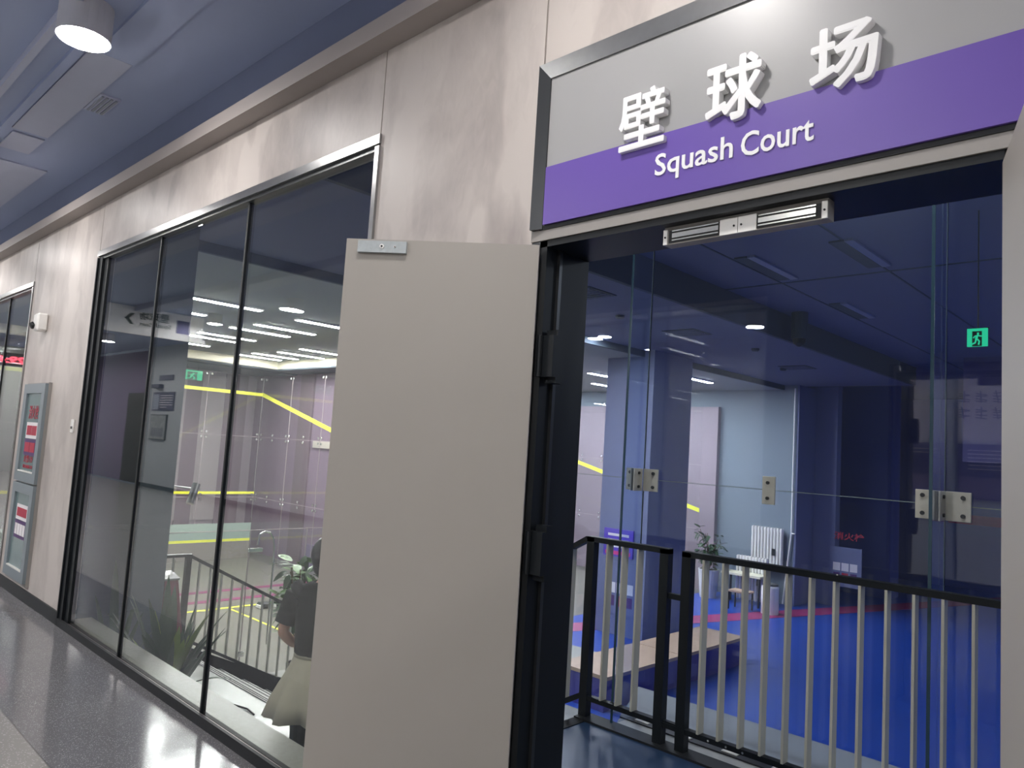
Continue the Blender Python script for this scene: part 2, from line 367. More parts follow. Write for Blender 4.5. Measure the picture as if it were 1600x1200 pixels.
for k in range(6):
    B(-19.85, -19.08-(.35 if k == 5 else 0), OY+.03, OY+.034, 2.38-k*.06, 2.395-k*.06).build('text_line', PAPER, pn)
p2 = thing('wall_picture', (-19.8, OY, 1.56), 'grey group photograph on the corridor wall, mirrored in the left window below a dark board', 'picture')
B(-20.35, -19.33, OY, OY+.04, 1.24, 1.9).build('frame', DKSTEEL, p2)
B(-20.32, -19.36, OY+.04, OY+.045, 1.27, 1.87).build('print', mat('grey_photo2', srgb(150, 152, 150), .5, 0, .8, 9), p2)
for k in range(7):
    x = -20.2+k*.115; MB().box(x, x+.05, OY+.045, OY+.05, 1.33, 1.55).build('figure', SCREEN, p2)
p3 = thing('wall_plaque', (-19.8, OY, 2.85), 'dark lettering strip on the corridor wall, mirrored in the left window above the board', 'sign')
B(-20.1, -19.2, OY, OY+.02, 2.78, 2.92).build('strip', SCREEN, p3)
B(-20.3, -19.8, OY, OY+.12, 2.58, 2.68).build('projector', SCREEN, p3)

PZ = OY+.0
for (xa, xb, nm, lab) in ((-3.5, -2.75, 'poster', 'dark printed poster with photo strip mirrored in the blue glass, left of two'), (-2.62, -1.75, 'poster', 'dark printed poster with text lines mirrored in the blue glass, right of two')):
    pp_ = thing('poster', ((xa+xb)/2, PZ, 1.6), lab, 'poster', 'posters on the opposite corridor wall')
    B(xa, xb, PZ, PZ+.02, 1.28, 2.02).build('board', SCREEN, pp_)
    B(xa+.02, xb-.02, PZ+.02, PZ+.024, 1.30, 1.58).build('photo', mat('crowd_photo', srgb(110, 100, 130), .5, 0, .6, 40), pp_)
    for k in range(6 if xa > -3 else 2): B(xa+.12, xb-.1, PZ+.02, PZ+.024, 1.93-k*.05, 1.94-k*.05).build('text_line', PAPER, pp_)
bd = thing('wall_board', (-2.6, PZ, 2.5), 'large pale blank board with brushed lettering above the posters, mirrored in the blue glass', 'sign')
B(-3.6, -1.7, PZ, PZ+.015, 2.06, 3.05).build('board', mat('pale_board', srgb(196, 192, 200), .5), bd)
for rr in range(2):
    for k in range(4):
        x = -2.55+k*.2; z = 2.66-rr*.22; mb = MB()
        for q in range(4): a_ = random.uniform(-.4, .4); mb.tube((x-.06, PZ+.018, z-.06+q*.035), (x+.07, PZ+.018, z-.06+q*.035+a_*.06), .007, 5)
        mb.tube((x, PZ+.018, z-.08), (x+random.uniform(-.04, .04), PZ+.018, z+.08), .008, 5).build('brush_stroke', SCREEN, bd)
def exit_sign(name, c, axis, w, h, label):
    """green running man sign, face normal along -axis"""
    t = thing(name, c, label, 'exit sign'); x, y, z = c
    def P(u, v, d):   # u right, v up, d towards viewer
        return (x+u, y-d, z+v) if axis == 'y' else ((x+u, y+d, z+v) if axis == '-y' else (x+d, y+u, z+v))
    def poly(pts, d0, d1, nm, m):
        mb = MB(); n = len(pts); V = [P(a*w, b*h, d0) for a, b in pts]+[P(a*w, b*h, d1) for a, b in pts]
        mb.add(V, [list(range(n)), list(range(n, 2*n))]+[(i, (i+1) % n, n+(i+1) % n, n+i) for i in range(n)]); return mb.build(nm, m, t)
    poly([(-.5,-.5),(.5,-.5),(.5,.5),(-.5,.5)], 0, .03, 'housing', GREEN)
    poly([(-.24,-.5),(.24,-.5),(.24,.34),(-.24,.34)], .03, .032, 'doorway', GREEND)
    man = [([(.0,.10),(.10,.10),(.10,.26),(.0,.26)]), ([(-.06,.1),(.08,.12),(.02,-.12),(-.1,-.1)]), ([(-.1,.1),(-.02,.12),(-.16,-.06),(-.22,-.02)]),
           ([(.04,.1),(.1,.04),(.24,.02),(.22,.1)]), ([(-.08,-.08),(.02,-.1),(-.06,-.34),(-.24,-.42),(-.22,-.32),(-.12,-.28)]), ([(-.02,-.1),(.05,-.08),(.16,-.22),(.12,-.44),(.04,-.42),(.07,-.24)])]
    for q in man: poly(q, .032, .035, 'running_man', GREEN)
    return t
exit_sign('exit_sign', (-21.3, OY-.2, 2.62), '-y', .3, .16, 'small green exit sign over the dark corridor door, mirrored in the left window')

# hanging direction sign, mirrored in the window
ds = thing('direction_sign', (-14, -1.1, 3.2), 'white hanging direction sign with arrow and squash court lettering, mirrored in the left window', 'sign')
SX = -14.0
def RY(yp): return 2*GY-yp
B(SX-.05, SX, RY(5.95), RY(4.26), 3.22, 3.68).build('board', WHITEA, ds)
B(SX-.06, SX+.01, RY(6.0), RY(4.15), 3.19, 3.25).build('rail', WHITEA, ds)
DK = mat('dark_green_print', srgb(44, 66, 62), .5)
# arrow chevron
def chev(yc, zc, s):
    mb = MB()
    for sg in (1, -1):
        a = (yc+s*.5, zc); b2 = (yc-s*.3, zc+sg*s*.62); t = s*.42
        mb.prism([(a[0], a[1]-t*sg*.2), (a[0]-t, a[1]-t*sg*.2), (b2[0]-t*.5, b2[1]), (b2[0]+t*.5, b2[1])], 0, SX, SX+.006)
    return mb
chev(RY(4.62), 3.46, .16).build('arrow', DK, ds)
text_mesh('lettering', '壁球场', .2, .006, DK, ds, (SX+.001, RY(5.3), 3.47), (0, 1, 0), (0, 0, 1), 0, height=.16, bold=.0025)
text_mesh('lettering', 'Squash', .1, .006, DK, ds, (SX+.001, RY(5.35), 3.345), (0, 1, 0), (0, 0, 1), .0, width=.29)
text_mesh('lettering', 'Court', .1, .006, DK, ds, (SX+.001, RY(5.02), 3.362), (0, 1, 0), (0, 0, 1), .0, width=.22)
B(SX, SX+.01, RY(5.68), RY(5.45), 3.32, 3.56).build('pictogram', mat('violet_print', srgb(60, 56, 120), .5, 0, .2, 9), ds)
# LED clock, mirrored in the far window
lc = thing('led_clock', (-12, 1.3, 2.35), 'black clock with red digits, mirrored in the window at the far left', 'clock')
B(-12.05, -12.0, RY(2.95), RY(2.33), 2.27, 2.45).build('housing', BLACKM, lc)
text_mesh('digits', '9:29:4', .14, .004, LEDR, lc, (-11.998, RY(2.82), 2.305), (0, 1, 0), (0, 0, 1), .004, width=.46, height=.1)

# ------------------------------------------------------------------ windows
def window(name, o, mull, label):
    x0, x1, z0, z1 = o
    t = sthing(name, (x0, WY, 0), label)
    fr = B(x0-.03, x1+.03, WY-.012, GY+.03, z1+.01, z1+.055).build('window_frame', STEEL, t)
    B(x0-.01, x1, WY+.004, GY+.03, z1-.012, z1+.01).build('head_bead', DKSTEEL, fr)
    B(x1, x1+.03, WY-.012, GY+.03, 0, z1).build('frame_post', STEEL, t)
    B(x0-.03, x0-.012, WY-.012, GY+.03, 0, z1).build('frame_post', BLACK, t)
    B(x0-.012, x0+.06, WY+.0, GY+.03, z0-.05, z1).box(x0+.06, x0+.15, WY+.018, GY+.03, z0-.05, z1).build('frame_post', BLACK, t)
    sb = B(x0-.03, x1+.03, WY-.012, WY+.006, 0, .055).build('sill', BLACKM, t)
    B(x0-.03, x1+.03, WY+.006, GY-.012, 0, .045).build('sill_strip', mat('mauve_metal', srgb(140, 128, 128), .35, .4), sb)
    B(x0-.03, x1+.03, GY-.012, GY+.03, 0, .035).build('glass_channel', BLACKM, sb)
    B(x0-.03, x1+.03, GY+.03, 2.1, -.12, .03).build('inner_sill', SILL, t)
    xs = [x0+.03]+mull+[x1-.002]
    for a, b in zip(xs[:-1], xs[1:]):
        B(a+.004, b-.004, GY-.006, GY+.006, .035, z1).build('pane', GLASSW, t)
    for m in mull:
        B(m-.009, m+.009, GY-.014, GY+.012, .035, z1).build('mullion', BLACK, t)
    return t
window('window_1', W1, [-5.25, -3.985], 'large frameless window of three tall panes looking down on the squash courts')
window('window_2', W2, [-13.6, -11.2, -9.35], 'second tall window at the far left edge')

# ------------------------------------------------------------------ doorway and sign
df = sthing('door_frame', (-1, WY, 0), 'black steel double door frame')
XJ0, XJ1 = -1.69, -.335
B(XJ0-.04, XJ0, WY-.015, WY+.05, 0, 2.30).build('frame_trim', DKSTEEL, df)
B(XJ0, XJ0+.03, WY-.012, WY+.22, 0, 2.27).build('jamb', BLACK, df)
B(XJ0+.03, XJ0+.042, WY+.045, WY+.06, 0, 2.25).build('door_stop', DKSTEEL, df)
B(XJ1, XJ1+.05, WY-.012, WY+.22, 0, 2.27).build('jamb', BLACK, df)
B(XJ0, XJ1+.05, WY-.012, WY+.22, 2.25, 2.275).build('head', BLACK, df)
B(XJ0-.04, 2.6, WY-.02, WY+.05, 2.272, 2.312).build('head_trim', LEAFGREY, df)
B(XJ0, XJ1+.05, WY, WY+.22, -.02, .006).build('threshold', DKSTEEL, df)

sg = thing('sign_board', (-.5, WY, 2.3), 'silver and purple sign board reading 壁球场 Squash Court above the doorway', 'sign')
B(-1.69, 2.6, WY-.022, WY, 2.318, 2.86).build('board', SILVER, sg)
fm = MB().prism([(WY-.04, 2.905), (WY, 2.905), (WY, 2.85), (WY-.028, 2.85)], 0, -1.722, 2.6)
fm.build('sign_frame', STEEL, sg)
MB().prism([(-1.722, WY-.04), (-1.722, WY), (-1.675, WY), (-1.675, WY-.028)], 2, 2.31, 2.905).build('sign_frame', DKSTEEL, sg)
B(-1.668, 2.6, WY-.034, WY-.022, 2.322, 2.525).build('purple_band', PURPLE, sg)['label'] = 'purple lower band'
B(-1.69, 2.6, WY-.025, WY, 2.308, 2.322).build('painted_shadow', BLACKM, sg)  # black strip draws the shade below the purple band
CX = [('壁', -1.352, -1.190, 2.497, 2.676), ('球', -1.049, -.888, 2.502, 2.678), ('场', -.752, -.592, 2.508, 2.668)]
for ch, xa, xb, za, zb in CX:
    o = text_mesh('character', ch, .17, .026, WHITEA, sg, (xa, WY-.024, za), (1, 0, 0), (0, 0, 1), 0, width=xb-xa, height=zb-za, bold=.0028 if ch == '壁' else .0042)
text_mesh('lettering', 'Squash', .1, .003, WHITEA, sg, (-1.222, WY-.0345, 2.374), (1, 0, 0), (0, 0, 1), .0012, width=.253, height=.088)
text_mesh('lettering', 'Court', .1, .003, WHITEA, sg, (-.945, WY-.0345, 2.388), (1, 0, 0), (0, 0, 1), .0012, width=.200, height=.069)

# magnetic lock under the door head
ml = thing('magnetic_lock', (-.96, 1.9, 2.22), 'double magnetic lock with silver plates under the black door head', 'lock')
LX0, LX1, LY0, LY1, LZ0, LZ1 = -1.217, -.727, 1.885, 1.925, 2.196, 2.25
B(LX0, LX1, LY0, LY1, LZ0, LZ1).build('lock_body', LEAFGREY, ml)
xm = (LX0+LX1)/2-.003
for a, b in ((LX0+.03, xm-.06), (xm+.06, LX1-.03)):
    B(a-.012, b+.012, LY0-.003, LY0, LZ0+.004, LZ1-.012).build('coil_recess', BLACKM, ml)
    for k, (z, h) in enumerate(((LZ0+.009, .004), (LZ0+.018, .014), (LZ0+.037, .004))):
        B(a, b, LY0-.006, LY0-.003, z, z+h).build('magnet_face', STEELB, ml)
for a, b, w in ((LX0, LX0+.014, WHITE), (xm-.055, xm-.001, WHITE), (xm+.001, xm+.055, WHITE), (LX1-.014, LX1, WHITE)):
    pl = B(a, b, LY0-.006, LY0, LZ0, LZ1-.008).build('end_plate', w, ml)
    cxx = (a+b)/2 if b-a < .03 else (b-.01 if b < xm else a+.01)
    MB().tube((cxx, LY0-.008, LZ0+.022), (cxx, LY0-.005, LZ0+.022), .003, 8).build('screw', BLACKM, pl)

# door leaves
def leaf(name, hinge, ang, w, label, plate):
    hx, hy = hinge; d = Vector((math.cos(ang), math.sin(ang), 0)); n = Vector((-d.y, d.x, 0))
    if n.dot(Vector((0-hx, 0-hy, 0))) < 0: n = -n     # n points at the camera side
    t = sthing(name, (hx, hy, 0), label)
    def ob(u0, u1, v0, v1, z0, z1):
        V = []
        for z in (z0, z1):
            for u, v in ((u0, v0), (u1, v0), (u1, v1), (u0, v1)): V.append(Vector((hx, hy, 0))+d*u+n*v+Vector((0, 0, z)))
        return MB().add(V, [(3,2,1,0),(4,5,6,7),(0,1,5,4),(1,2,6,5),(2,3,7,6),(3,0,4,7)])
    ob(0, w, -.04, 0, .008, 2.243).build('door_leaf', GREYPAINT, t)
    ob(-.003, 0, -.04, 0, .008, 2.243).build('edge_band', LEAFGREY, t)
    if plate:
        pl = ob(w-.215, w-.045, 0, .014, 2.194, 2.234).build('armature_plate', mat('zinc_plate', srgb(168, 174, 176), .4, .4, .2, 60), t); pl['label'] = 'steel magnet plate'
        for u, r in ((w-.13, .008), (w-.175, .004)):
            P = Vector((hx, hy, 2.215))+d*u
            MB().tube(P+n*.014, P+n*.017, r, 12).build('screw', WHITE, pl)
            MB().tube(P+n*.017, P+n*.019, r*.45, 6).build('screw_socket', BLACKM, pl)
    else:
        pass
    return t
dang = math.atan2(1.376-1.79, -2.163+1.64)
dl = leaf('door_1', (-1.655, 1.80), dang, .665, 'grey flush door leaf standing open towards the corridor', True)
for z in (1.87, 1.22, .35):
    h = MB().box(-1.665, -1.60, WY-.02, WY+.0, z-.07, z+.07).box(-1.648, -1.60, WY, WY+.035, z-.09, z+.09)
    h.tube((-1.655, 1.835, z-.07), (-1.655, 1.835, z+.07), .011, 10).build('hinge', BLACK, dl)
leaf('door_2', (-.338, 1.845), math.atan2(-.956, .29), .67, 'right grey door leaf seen edge on at the right border', False)

# ------------------------------------------------------------------ things on the plaster wall
fc = thing('hydrant_cabinet', (-7.7, WY, .15), 'tall grey blue fire hydrant cabinet with two glazed doors and red lettering', 'cabinet')
CXL, CXR = -8.04, -7.35
yf = WY-.03
B(CXL, CXR, yf+.005, WY, .13, 1.885).build('cabinet_body', LEAFGREY, fc)
def cdoor(z0, z1):
    fr = .085
    d0 = MB().box(CXL+.01, CXR-.01, yf-.02, yf+.005, z0, z0+fr).box(CXL+.01, CXR-.01, yf-.02, yf+.005, z1-fr, z1)\
        .box(CXL+.01, CXL+.01+fr+.01, yf-.02, yf+.005, z0+fr, z1-fr).box(CXR-.02-fr, CXR-.01, yf-.02, yf+.005, z0+fr, z1-fr).build('door', CABG, fc)
    B(CXL+.1, CXR-.1, yf-.004, yf+.005, z0+fr, z1-fr).build('door_panel', CABP, d0)
    B(CXL+.1, CXR-.1, yf-.02, yf-.004, z0+fr-.002, z0+fr+.012).build('lower_bead', WHITE, d0)
    return d0
cdoor(1.0, 1.875); cdoor(.16, .985)
yy = yf-.0045
text_mesh('lettering', '消火栓', .1, .002, RED, fc, (-7.83, yy-.001, 1.56), (1, 0, 0), (0, 0, 1), 0, width=.30, height=.12)
text_mesh('lettering', '火警119', .1, .002, RED, fc, (-7.83, yy-.001, 1.17), (1, 0, 0), (0, 0, 1), 0, width=.28, height=.07)
text_mesh('lettering', 'FIRE ALARM 119', .1, .002, RED, fc, (-7.83, yy-.001, 1.12), (1, 0, 0), (0, 0, 1), .0, width=.30, height=.03)
def sheet(x0, x1, z0, z1, base, ins, nm, label, n=2):
    t = thing(nm, ((x0+x1)/2, yy, z0), label, 'notice', 'notices on the hydrant cabinet')
    B(x0, x1, yy-.004, yy-.001, z0, z1).build('sheet', base, t)
    w = (x1-x0-.04)/n
    for k in range(n): B(x0+.02+k*w+.006, x0+.02+(k+1)*w-.006, yy-.006, yy-.004, z0+.03, z1-.03).build('picture', ins, t)
    return t
sheet(-7.85, -7.49, 1.385, 1.53, PAPER, RED, 'safety_notice', 'white sheet with two red pictures on the upper cabinet door')
sheet(-7.86, -7.49, 1.235, 1.38, PURP, RED, 'safety_notice', 'purple sheet with red pictures on the upper cabinet door, below the white one')
sheet(-7.85, -7.49, .665, .80, PAPER, RED, 'safety_notice', 'white sheet with one red square on the lower cabinet door', 1)
sheet(-7.86, -7.49, .505, .66, PURP, PAPER, 'safety_notice', 'purple sheet with pale figures on the lower cabinet door', 4)
sc_ = thing('security_camera', (-7.76, WY, 2.43), 'small white sensor camera with a black lens high on the plaster wall', 'camera')
MB().bev(-7.84, -7.70, WY-.09, WY, 2.36, 2.52, .015).build('body', WHITE, sc_)
MB().tube((-7.80, WY-.09, 2.41), (-7.80, WY-.115, 2.40), .035, 14, .028).build('lens', BLACKM, sc_)
sw = thing('wall_button', (-6.64, WY, 1.52), 'small white wall button beside the large window', 'switch')
MB().bev(-6.675, -6.605, WY-.012, WY, 1.47, 1.575, .003).build('plate', WHITE, sw)
B(-6.655, -6.625, WY-.016, WY-.012, 1.50, 1.52).build('button', DKSTEEL, sw)

# ================================================================== INSIDE
ZP = -.72      # platform level under the windows
XA0, XA1, YA0, YA1 = -19.96, -10.2, 3.93, 10.37
GTOP = ZF+5.1
# floors
cf = struct('floor_court', B(-21.6, XA1, 2.1, 19.0, ZF-.1, ZF), WOODF, label='grey maple squash court floor')
struct('floor_lobby', B(XA1, -7.9, 3.4, 11.0, ZF-.1, ZF).box(-7.9, -4.6, 3.4, 8.4, ZF-.1, ZF-.001), LOBBY)
bf = struct('floor_blue', B(XA1, 9, 11.0, 19.0, ZF-.1, ZF).box(-12, 9, 19.0, 27.6, ZF-.1, ZF).box(-7.9, 9, 8.4, 11.0, ZF-.1, ZF).box(-4.6, 9, 4.55, 8.4, ZF-.1, ZF), BLUEF, label='blue sports floor')
B(-26, -4.1, 2.1, 3.42, ZP-.12, ZP).build('floor_tile', TILE, struct('floor_platform', B(-26, -4.1, 2.0, 3.40, ZP-.3, ZP-.12), TILE))
# lines
for x in (-16.0, -15.1):
    B(x-.1, x+.1, 4.0, 18.0, ZF, ZF+.003).build('floor_line', MAGENTA, cf)
B(-14.44, -14.34, YA0, YA1, ZF+.001, ZF+.004).build('floor_line', YELLOW, cf)
B(-14.3, XA1, 7.12, 7.17, ZF+.001, ZF+.004).build('floor_line', YELLOW, cf)
def fline(p, q, w, z, nm, m, par):
    a = Vector((*p, z)); b = Vector((*q, z)); d = (b-a).normalized(); n = Vector((-d.y, d.x, 0))*w/2
    V = [a-n, b-n, b+n, a+n]; MB().add([v for v in V]+[v+Vector((0, 0, .004)) for v in V], [(3,2,1,0),(4,5,6,7),(0,1,5,4),(1,2,6,5),(2,3,7,6),(3,0,4,7)]).build(nm, m, par)
fline((-10.1, 10.5), (-4.35, 27.4), .62, ZF, 'floor_line', REDL, bf)

# steps from the platform down to the courts, with nosings
st = sthing('stairs', (-5.6, 3.4, ZF), 'pale steps with steel nosings leading down from the platform', 'stairs')
NS = 8; rise = (ZP-ZF)/NS; run = .27
for k in range(NS):
    z1 = ZP-rise*k; y0 = 3.42+run*k
    if k: B(-7.46, -4.15, y0-run, y0, z1-rise*1.0, z1).build('tread', TILE, st)
    nz = B(-7.46, -4.15, y0-.055, y0+.004, z1, z1+.008).box(-7.22, -4.15, y0, y0+.008, z1-.03, z1+.008).build('nosing', mat('satin_nosing', srgb(190, 190, 188), .5, .3), st)
    B(-7.45, -4.17, y0-.022, y0-.008, z1+.008, z1+.0095).box(-7.45, -4.17, y0-.046, y0-.032, z1+.008, z1+.0095).build('grip_line', BLACKM, st)
B(-7.46, -4.15, 3.42, 3.43, ZF, ZP).build('riser', DKSTEEL, st)
MB().prism([(3.25, ZP+.16), (3.25, ZP-.35), (3.42+run*NS, ZF-.02), (3.42+run*NS+.1, ZF+.27)], 0, -7.56, -7.47).build('stringer', BLACK, st)

# stair rail seen through the window
def rail(name, pts, zoff_top, label, posts, sp, bal_m=BALU, botoff=.92, post_w=.05):
    """balustrade along pts (top rail path), each baluster its own part"""
    t = thing(name, (pts[0][0], pts[0][1], pts[0][2]-1.05), label, 'railing')
    mb = MB(); mb2 = MB()
    for a, b in zip(pts[:-1], pts[1:]):
        mb.tube(a, b, .02, rect=(.045, .028)); dz = Vector((0, 0, botoff)); mb2.tube(Vector(a)-dz, Vector(b)-dz, .02, rect=(.035, .028))
    mb.build('handrail', BLACK, t); mb2.build('bottom_rail', BLACK, t)
    for p in posts:
        B(p[0]-post_w/2, p[0]+post_w/2, p[1]-post_w/2, p[1]+post_w/2, p[2]-1.05, p[2]+.012).build('post', BLACK, t)
    for a, b in zip(pts[:-1], pts[1:]):
        a, b = Vector(a), Vector(b); L = (Vector((b.x, b.y, 0))-Vector((a.x, a.y, 0))).length; n = max(1, int(round(L/sp)))
        for i in range(1, n):
            P = a.lerp(b, i/n)
            ddx = abs(b.x-a.x) > abs(b.y-a.y)
            w1, w2 = (.012, .03) if ddx else (.03, .012)
            B(P.x-w1/2, P.x+w1/2, P.y-w2/2, P.y+w2/2, P.z-botoff, P.z-.012).build('baluster', bal_m, t)
    return t
zt = ZP+1.055
rail('stair_railing', [(-7.3, 2.9, zt), (-7.3, 3.18, zt), (-7.3, 3.18+2.0, zt-2.0*.533)], 0,
     'black balustrade with slim balusters descending beside the pale steps behind the window', [(-7.3, 3.18, zt), (-7.3, 5.16, zt-1.98*.533)], .115, botoff=.785)

# landing behind the doorway and side stairs
struct('floor_landing', B(-2.72, 3.0, WY+.2, 3.60, -.12, 0), LANDF)
B(-2.8, 3.0, 3.60, 3.72, -.2, .012).build('edge_curb', BLACKM, struct('trim_2', B(-2.8, -2.72, 2.08, 3.6, -.12, .004), BLACKM))
s2 = sthing('stairs_side', (-3.4, 2.8, ZP), 'white side steps leading down from the landing', 'stairs')
for k in range(4):
    B(-2.8-.3*(k+1), -2.8-.3*k, 2.1, 3.72, -.18*(k+1)-.16, -.18*(k+1)+.0).build('tread', TILE, s2)
ld = struct('ledge', MB().prism([(-2.585, 3.72), (-2.92, 4.45), (3.5, 4.55), (3.5, 3.72)], 2, -.15, -.004), LEDGE)
MB().prism([(-2.64, 3.84), (-2.68, 3.93), (3.5, 3.98), (3.5, 3.86)], 2, -.004, .004).build('glass_channel', DKSTEEL, ld)
for k in range(12):
    x = -2.55+k*.28
    B(x, x+.09, 3.86, 3.90, .004, .008).build('setting_block', WHITE, ld)
B(-2.5, 3.5, 4.50, 4.54, ZF, -.15).build('fascia', BLUEWD, ld)

# landing balustrade
t = thing('landing_railing', (-1.7, 3.66, 0), 'black balustrade with pale grey balusters in front of the blue court glass', 'railing')
RYY = 3.663
def rb(x0, x1, z0, z1, y=.03): return B(x0, x1, RYY-y/2, RYY+y/2, z0, z1)
rb(-2.80, -2.23, 1.03, 1.06, .05).build('handrail', BLACK, t)
rb(-2.145, 1.6, 1.03, 1.06, .05).build('handrail', BLACK, t)
rb(-2.80, 1.6, .105, .132, .04).build('bottom_rail', BLACK, t)
for x in (-2.80, -2.285, -2.145): rb(x, x+.055, .0, 1.055, .05).build('post', BLACK, t)
rb(-2.24, -2.14, .79, .82, .03).build('rung', BLACK, t)
rb(-2.24, -2.14, .12, .14, .03).build('rung', BLACK, t)
xb = [-2.645, -2.535, -2.43]+[-2.012+.1135*k for k in range(32)]
for x in xb:
    if x < 1.55: B(x-.006, x+.006, RYY-.028, RYY+.028, .132, 1.03).build('baluster', BALU, t)
for x in (-1.95, -1.85, -1.76):
    MB().tube((x, RYY-.021, .118), (x, RYY-.024, .118), .006, 8).build('bolt', STEELB, t)
MB().tube((-1.32, RYY-.02, 1.061), (-1.32, RYY-.02, 1.066), .006, 8).build('bolt', STEELB, t)
rl = thing('side_stair_railing', (-3.0, RYY, 0), 'short sloping black handrail going down to the left from the landing corner', 'railing')
MB().tube((-2.80, RYY, 1.045), (-4.0, RYY, .37), .02, rect=(.05, .03)).build('handrail', BLACK, rl)
MB().tube((-2.80, RYY, .12), (-4.0, RYY, -.55), .02, rect=(.04, .03)).build('bottom_rail', BLACK, rl)
for k in range(9):
    x = -2.92-.115*k; z = 1.045+(x+2.8)*.5625
    B(x-.006, x+.006, RYY-.028, RYY+.028, z-.92, z-.012).build('baluster', BALU, rl)

# blue court glass along the landing: panes, fins, fittings
GWY = 3.90
gw = thing('glass_court_wall', (-2.6, GWY, 0), 'tall blue tinted glass court wall with fins standing behind the landing balustrade', 'glass wall')
for xi, (xa, xb_) in enumerate(((-4.22, -2.595), (-2.59, -.945), (-.94, .69), (.695, 2.3))):
    for zi, (za, zb) in enumerate(((.005, 1.42), (1.425, 3.12))):
        z_a = za if xi else (-1.9 if zi == 0 else za)
        p_ = B(xa+.004, xb_-.004, GWY-.006, GWY+.006, z_a, zb).build('pane', GLASSB, gw)
        B(xa, xa+.004, GWY-.006, GWY+.006, z_a, zb).build('polished_edge', GEDGE, p_)
        if zi: B(xa+.004, xb_-.004, GWY-.006, GWY+.006, 1.4205, 1.4245).build('polished_edge', GEDGE, p_)
for xf in (-2.592, -.942):
    gf = B(xf-.006, xf+.006, 3.69, GWY-.008, .004, 3.12).build('glass_fin', GLASSB, gw)
    B(xf-.007, xf+.007, 3.685, 3.69, .004, 3.12).build('polished_edge', mat('dark_teal_glass_edge', srgb(48, 74, 88), .25), gf)
    for s_ in (-1, 1):
        a, b = (xf-.115, xf-.012) if s_ < 0 else (xf+.012, xf+.115)
        pt = MB().bev(a, b, GWY-.018, GWY-.007, 1.352, 1.487, .002).build('clamp_plate', SATIN, gw)
        for z in (1.378, 1.461):
            MB().tube(((a+b)/2+s_*.02, GWY-.018, z), ((a+b)/2+s_*.02, GWY-.026, z), .010, 10).build('bolt', DKSTEEL, pt)
        pf = MB().bev(xf+s_*.007, xf+s_*.016, GWY-.12, GWY-.03, 1.352, 1.487, .002).build('fin_plate', SATIN, gw)
        for z in (1.378, 1.461):
            MB().tube((xf+s_*.016, GWY-.075, z), (xf+s_*.024, GWY-.075, z), .009, 10).build('bolt', DKSTEEL, pf)
pfit = MB().bev(-1.815, -1.743, GWY-.018, GWY-.007, 1.345, 1.495, .002).build('patch_plate', SATIN, gw)
for z in (1.378, 1.461): MB().tube((-1.782, GWY-.018, z), (-1.782, GWY-.028, z), .009, 12).build('bolt', DKSTEEL, pfit)

